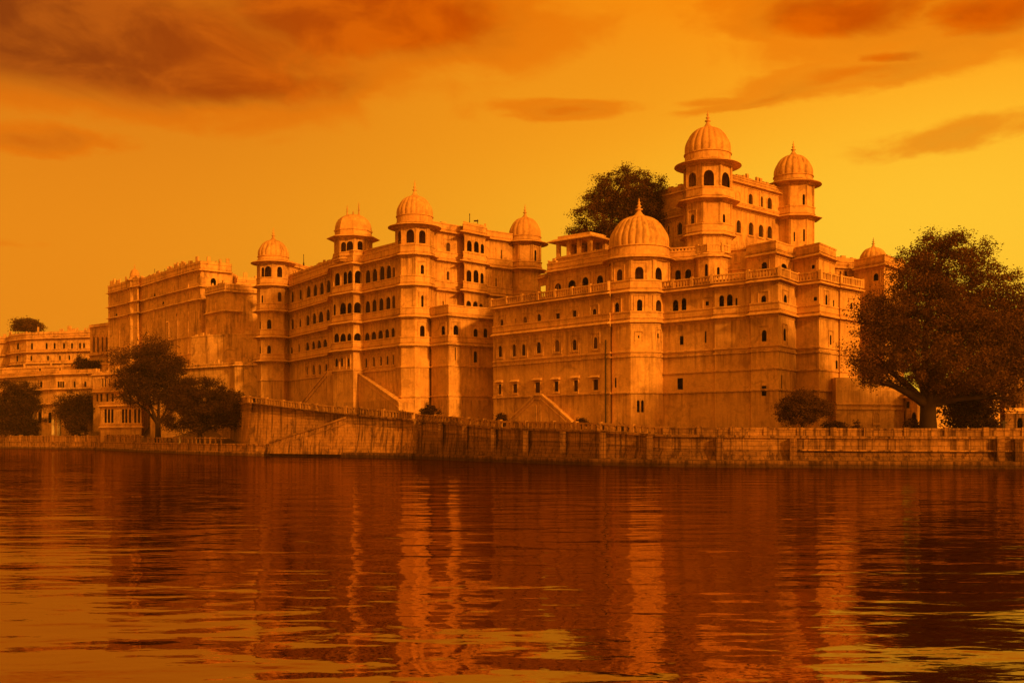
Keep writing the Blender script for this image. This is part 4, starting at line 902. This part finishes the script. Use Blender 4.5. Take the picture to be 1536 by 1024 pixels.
# big tree at the right
tree('tree', 'huge spreading tree on the embankment at the right edge, covering the palace end', 1392, 105, 2.9,
     [(1420,395,1,66,4.6,40),(1370,420,-1,40,3.5,36),(1480,430,1,50,4,34),(1330,480,-1,48,3.8,44),(1400,480,0,80,5.5,62),(1470,490,1,66,5,54),(1530,480,2,50,4.5,44),(1320,535,-1,46,3.6,36),(1390,545,-2,60,4.5,36),(1450,555,-1,60,4.5,36),(1520,545,1,60,4.8,42),(1302,560,-1,22,2.6,20),(1590,530,3,50,5,60),(1415,368,0,30,3,20),(1510,590,0,34,3,22)],
     1650, 130, .115, LB, .85, 602, .48, .35, twigs=40)
tree('tree', 'dark low tree filling the space right of the big tree trunk', 1447, 112, 2.8,
     [(1445,600,0,36,2.6,26),(1425,585,0,20,2,12),(1455,630,0,34,2.4,18),(1474,610,0,18,2,16)], 260, 55, .16, LD, .3, 630, .5, .2)
tree('tree', 'round bushy little tree on the embankment in front of the right palace', 1204, 104, 2.7,
     [(1204,608,0,34,2.1,20),(1185,618,0,20,1.6,14),(1226,612,0,19,1.6,15),(1205,596,0,22,1.6,13),(1200,628,-.3,30,1.8,10),(1176,606,0,9,.8,7)], 150, 140, .09, LF, .2, 634, .27, .2)
tree('tree', 'large dark tree growing out of the roof terrace behind the big dome', 930, 149, 19,
     [(940,290,0,50,4,36),(905,325,-1,45,4,36),(965,310,1,44,4,36),(878,355,-1,26,2.6,18),(925,365,0,54,4.4,36),(900,290,0,22,2.4,20),(985,285,0,20,2.4,14),(980,345,1,32,3,30),(860,348,-1,10,1.4,8),(938,262,0,20,2,11)], 650, 130, .13, LF, .7, 395, .45, .45, twigs=30)
# row on the left shore
tree('tree', 'tall broad crowned tree with forking trunk, tallest of the left shore row', 237, 196, 1.6,
     [(232,545,0,42,5,26),(205,570,0,28,4,26),(262,565,0,32,4.5,30),(235,585,0,50,5.4,28),(198,595,0,18,3,16),(222,528,0,22,3,10),(272,590,0,24,4,24)], 330, 170, .15, LD, .55, 634, .62, .4, twigs=26, group='trees along the left shore')
tree('tree', 'wide low crowned tree right of the tallest shore tree, touching the ramp wall', 300, 177, 1.6,
     [(310,595,0,42,5,24),(285,610,0,40,5,26),(340,610,0,26,3.4,24),(318,625,-1,44,4.6,20),(280,635,0,30,3.8,14),(328,578,0,8,1,9),(316,574,0,7,1,7),(350,622,-5,15,2.4,14),(358,606,-7,12,2,14),(358,632,-8,10,1.6,10),(345,600,-4,14,2.5,14)], 320, 160, .14, LD, .4, 648, .55, .4, twigs=18, group='trees along the left shore')
tree('tree', 'big rounded dark tree at the extreme left of the shore', 34, 262, 1.6,
     [(30,598,0,32,6,28),(60,595,0,20,4,22),(14,620,0,26,5,24),(50,622,0,36,6,22),(5,640,0,24,5,12),(38,645,-1,34,5,10),(-22,610,0,26,5,30)], 300, 150, .2, LD, .6, 645, .8, .25, group='trees along the left shore')
tree('tree', 'small round tree second from the left on the shore', 119, 248, 1.6,
     [(115,606,0,26,4,16),(135,615,0,18,3,12),(112,622,0,26,4,12),(94,612,0,12,2.4,12)], 300, 70, .17, LD, .28, 640, .8, .25, group='trees along the left shore')
tree('tree', 'little clipped tree under the second tree on the left shore', 113, 244, 1.6, [(112,636,0,14,2,12),(118,645,0,14,2,8)], 90, 45, .2, LD, .15, 652, .5, .2)
tree('tree', 'small dome shaped tree on the far left skyline above the long range', 41, 330, 31.5, [(40,488,0,22,4,8),(30,492,0,14,3,5),(52,492,0,13,3,5),(41,484,0,12,3,5)], 170, 45, .26, LF, .3, 497, .6, .2)
tree('tree', 'tiny dark tree on the roof terrace between the far left ranges', 122, 268, 14, [(122,544,0,9,2,9),(140,548,0,12,2,5),(150,546,0,10,2,4)], 110, 40, .25, LD, .2, 553, .5, .2)
tree('tree', 'scrubby half bare tree against the foot of the fort wall', 195, 225, 10, [(178,535,0,18,3,12),(215,528,0,22,3,14),(240,520,0,14,2.5,10),(228,510,0,10,2,12)], 120, 32, .22, LF, .25, 552, .9, .2)
# shrubs on the palace terrace
def shrub(label, px, Y, zb, w_, h_, mat=LF, n=70, cone=False):
    x, y = P1(px, Y); root = thing('shrub', label, 'shrub', (x, y, zb), 'shrubs at the palace foot')
    hw = w_/F*Y/2; hh = h_/F*Y
    Lb = [(x, y, zb+hh*.5, hw, hw*.8, hh*.5), (x-hw*.35, y, zb+hh*.35, hw*.6, hw*.6, hh*.35), (x+hw*.3, y, zb+hh*.65, hw*.5, hw*.5, hh*.3)]
    if cone: Lb = [(x, y, zb+hh*.25, hw, hw, hh*.28), (x, y, zb+hh*.55, hw*.6, hw*.6, hh*.25), (x, y, zb+hh*.85, hw*.25, hw*.25, hh*.2)]
    crown_mesh('foliage', Lb, n, 34, .09+hw*.02, mat, root, .16+hw*.06, hollow=.1)
    mb = MB()
    for k in range(4): limb(mb, (x+random.uniform(-.1, .1), y, zb-.2), (x+random.uniform(-hw, hw)*.5, y+random.uniform(-.3, .3), zb+hh*.7), .06, .02)
    mb.build('stem', M['bark'], root)
def gz(px, Y): return EYE+(HY-640)/F*Y
for a_ in [('rounded dark shrub behind the balustrade below the second tall tower', 644, 146, 5.0, 26, 25, LD, 120), ('spiky low plant behind the balustrade left of the rounded shrub', 598, 147, 5.4, 20, 10, LF, 60), ('small faint bush at the right foot of the sloping buttress', 572, 150, 5.5, 18, 12, LF, 50), ('upright dark shrub in the shaded corner between the palaces', 751, 132, 3.8, 15, 24, LD, 90),
           ('dark pointed shrub right of the gabled buttress', 872, 118, 3.4, 15, 19, LD, 80), ('low bush at the right foot of the gabled buttress', 836, 121, 3.5, 16, 9, LF, 50), ('low dark bush left of the drainpipe foot', 901, 116, 3.4, 12, 8, LD, 40), ('low bush below the big domed corner tower', 933, 113, 3.3, 13, 11, LD, 50), ('sprawling bush in front of the ramp railing beside the left tower foot', 378, 166, 7.8, 24, 10, LD, 60),
           ('thin weedy bush above the ramp wall under the buttress', 546, 150, 5.5, 12, 12, LF, 40)]:
    shrub(*a_)
shrub('broad dark hedge bush right of the round bushy tree', 1252, 106, 2.7, 34, 24, LD, 140); shrub('small cone shaped conifer between the hedge and the arch', 1283, 106, 2.7, 16, 23, LD, 70, True)
shrub('low hedge clump right of the small conifer', 1300, 107, 2.7, 26, 12, LD, 80); shrub('dark bush at the left foot of the big right tree', 1368, 106, 2.8, 20, 26, LD, 100)
shrub('leafy bush near the right edge beside the dark post', 1485, 108, 2.8, 22, 28, LD, 90)
# masts on the roofs
for lab, px, Y, y0, y1 in (('thin mast on the roof above the three arched windows', 704.5, 168, 336, 320), ('short hooked roof lamp right of the thin mast', 716.5, 168, 340, 329), ('short post on the roof right of the leftmost dome', 455.5, 200, 392, 381), ('thin spike on the fort roof right of its small turret', 232, 240, 412, 403), ('stout spike on the fort roof further right', 247, 235, 409, 403), ('tall stub on the fort roof near its high corner', 271.5, 230, 404, 400), ('pair of small stubs on the terrace parapet corner at the right', 1249.5, 131, 380, 373)):
    x, y = P1(px, Y); m_ = MB(); za, zb2 = EYE+(HY-y0)/F*Y-.8, EYE+(HY-y1)/F*Y
    m_.lathe(x, y, [(.001, za), (.16, za), (.14, za+.5), (.07, za+.6), (.05, zb2-.3), (.09, zb2-.2), (.02, zb2)], 8)
    if 'hooked' in lab: m_.box(x-.25, y, zb2-.35, zb2-.15, .35, .12)
    tag(m_.build('roof_mast', M['iron'], None), lab, 'mast', 'masts and spikes on the roofs')

# ================================================================ AIR
m = bpy.data.materials.new('haze'); m.use_nodes = True; nt = m.node_tree; nt.nodes.clear()
vp = nt.nodes.new('ShaderNodeVolumePrincipled'); vp.inputs['Density'].default_value = .00018; vp.inputs['Color'].default_value = (.95, .80, .55, 1); vp.inputs['Anisotropy'].default_value = .2
vo = nt.nodes.new('ShaderNodeOutputMaterial'); nt.links.new(vp.outputs[0], vo.inputs['Volume'])
mb = MB(); mb.prism([(-420, -30), (300, -30), (300, 420), (-420, 420)], -1.5, 60); tag(mb.build('haze', m, None), kind='stuff')
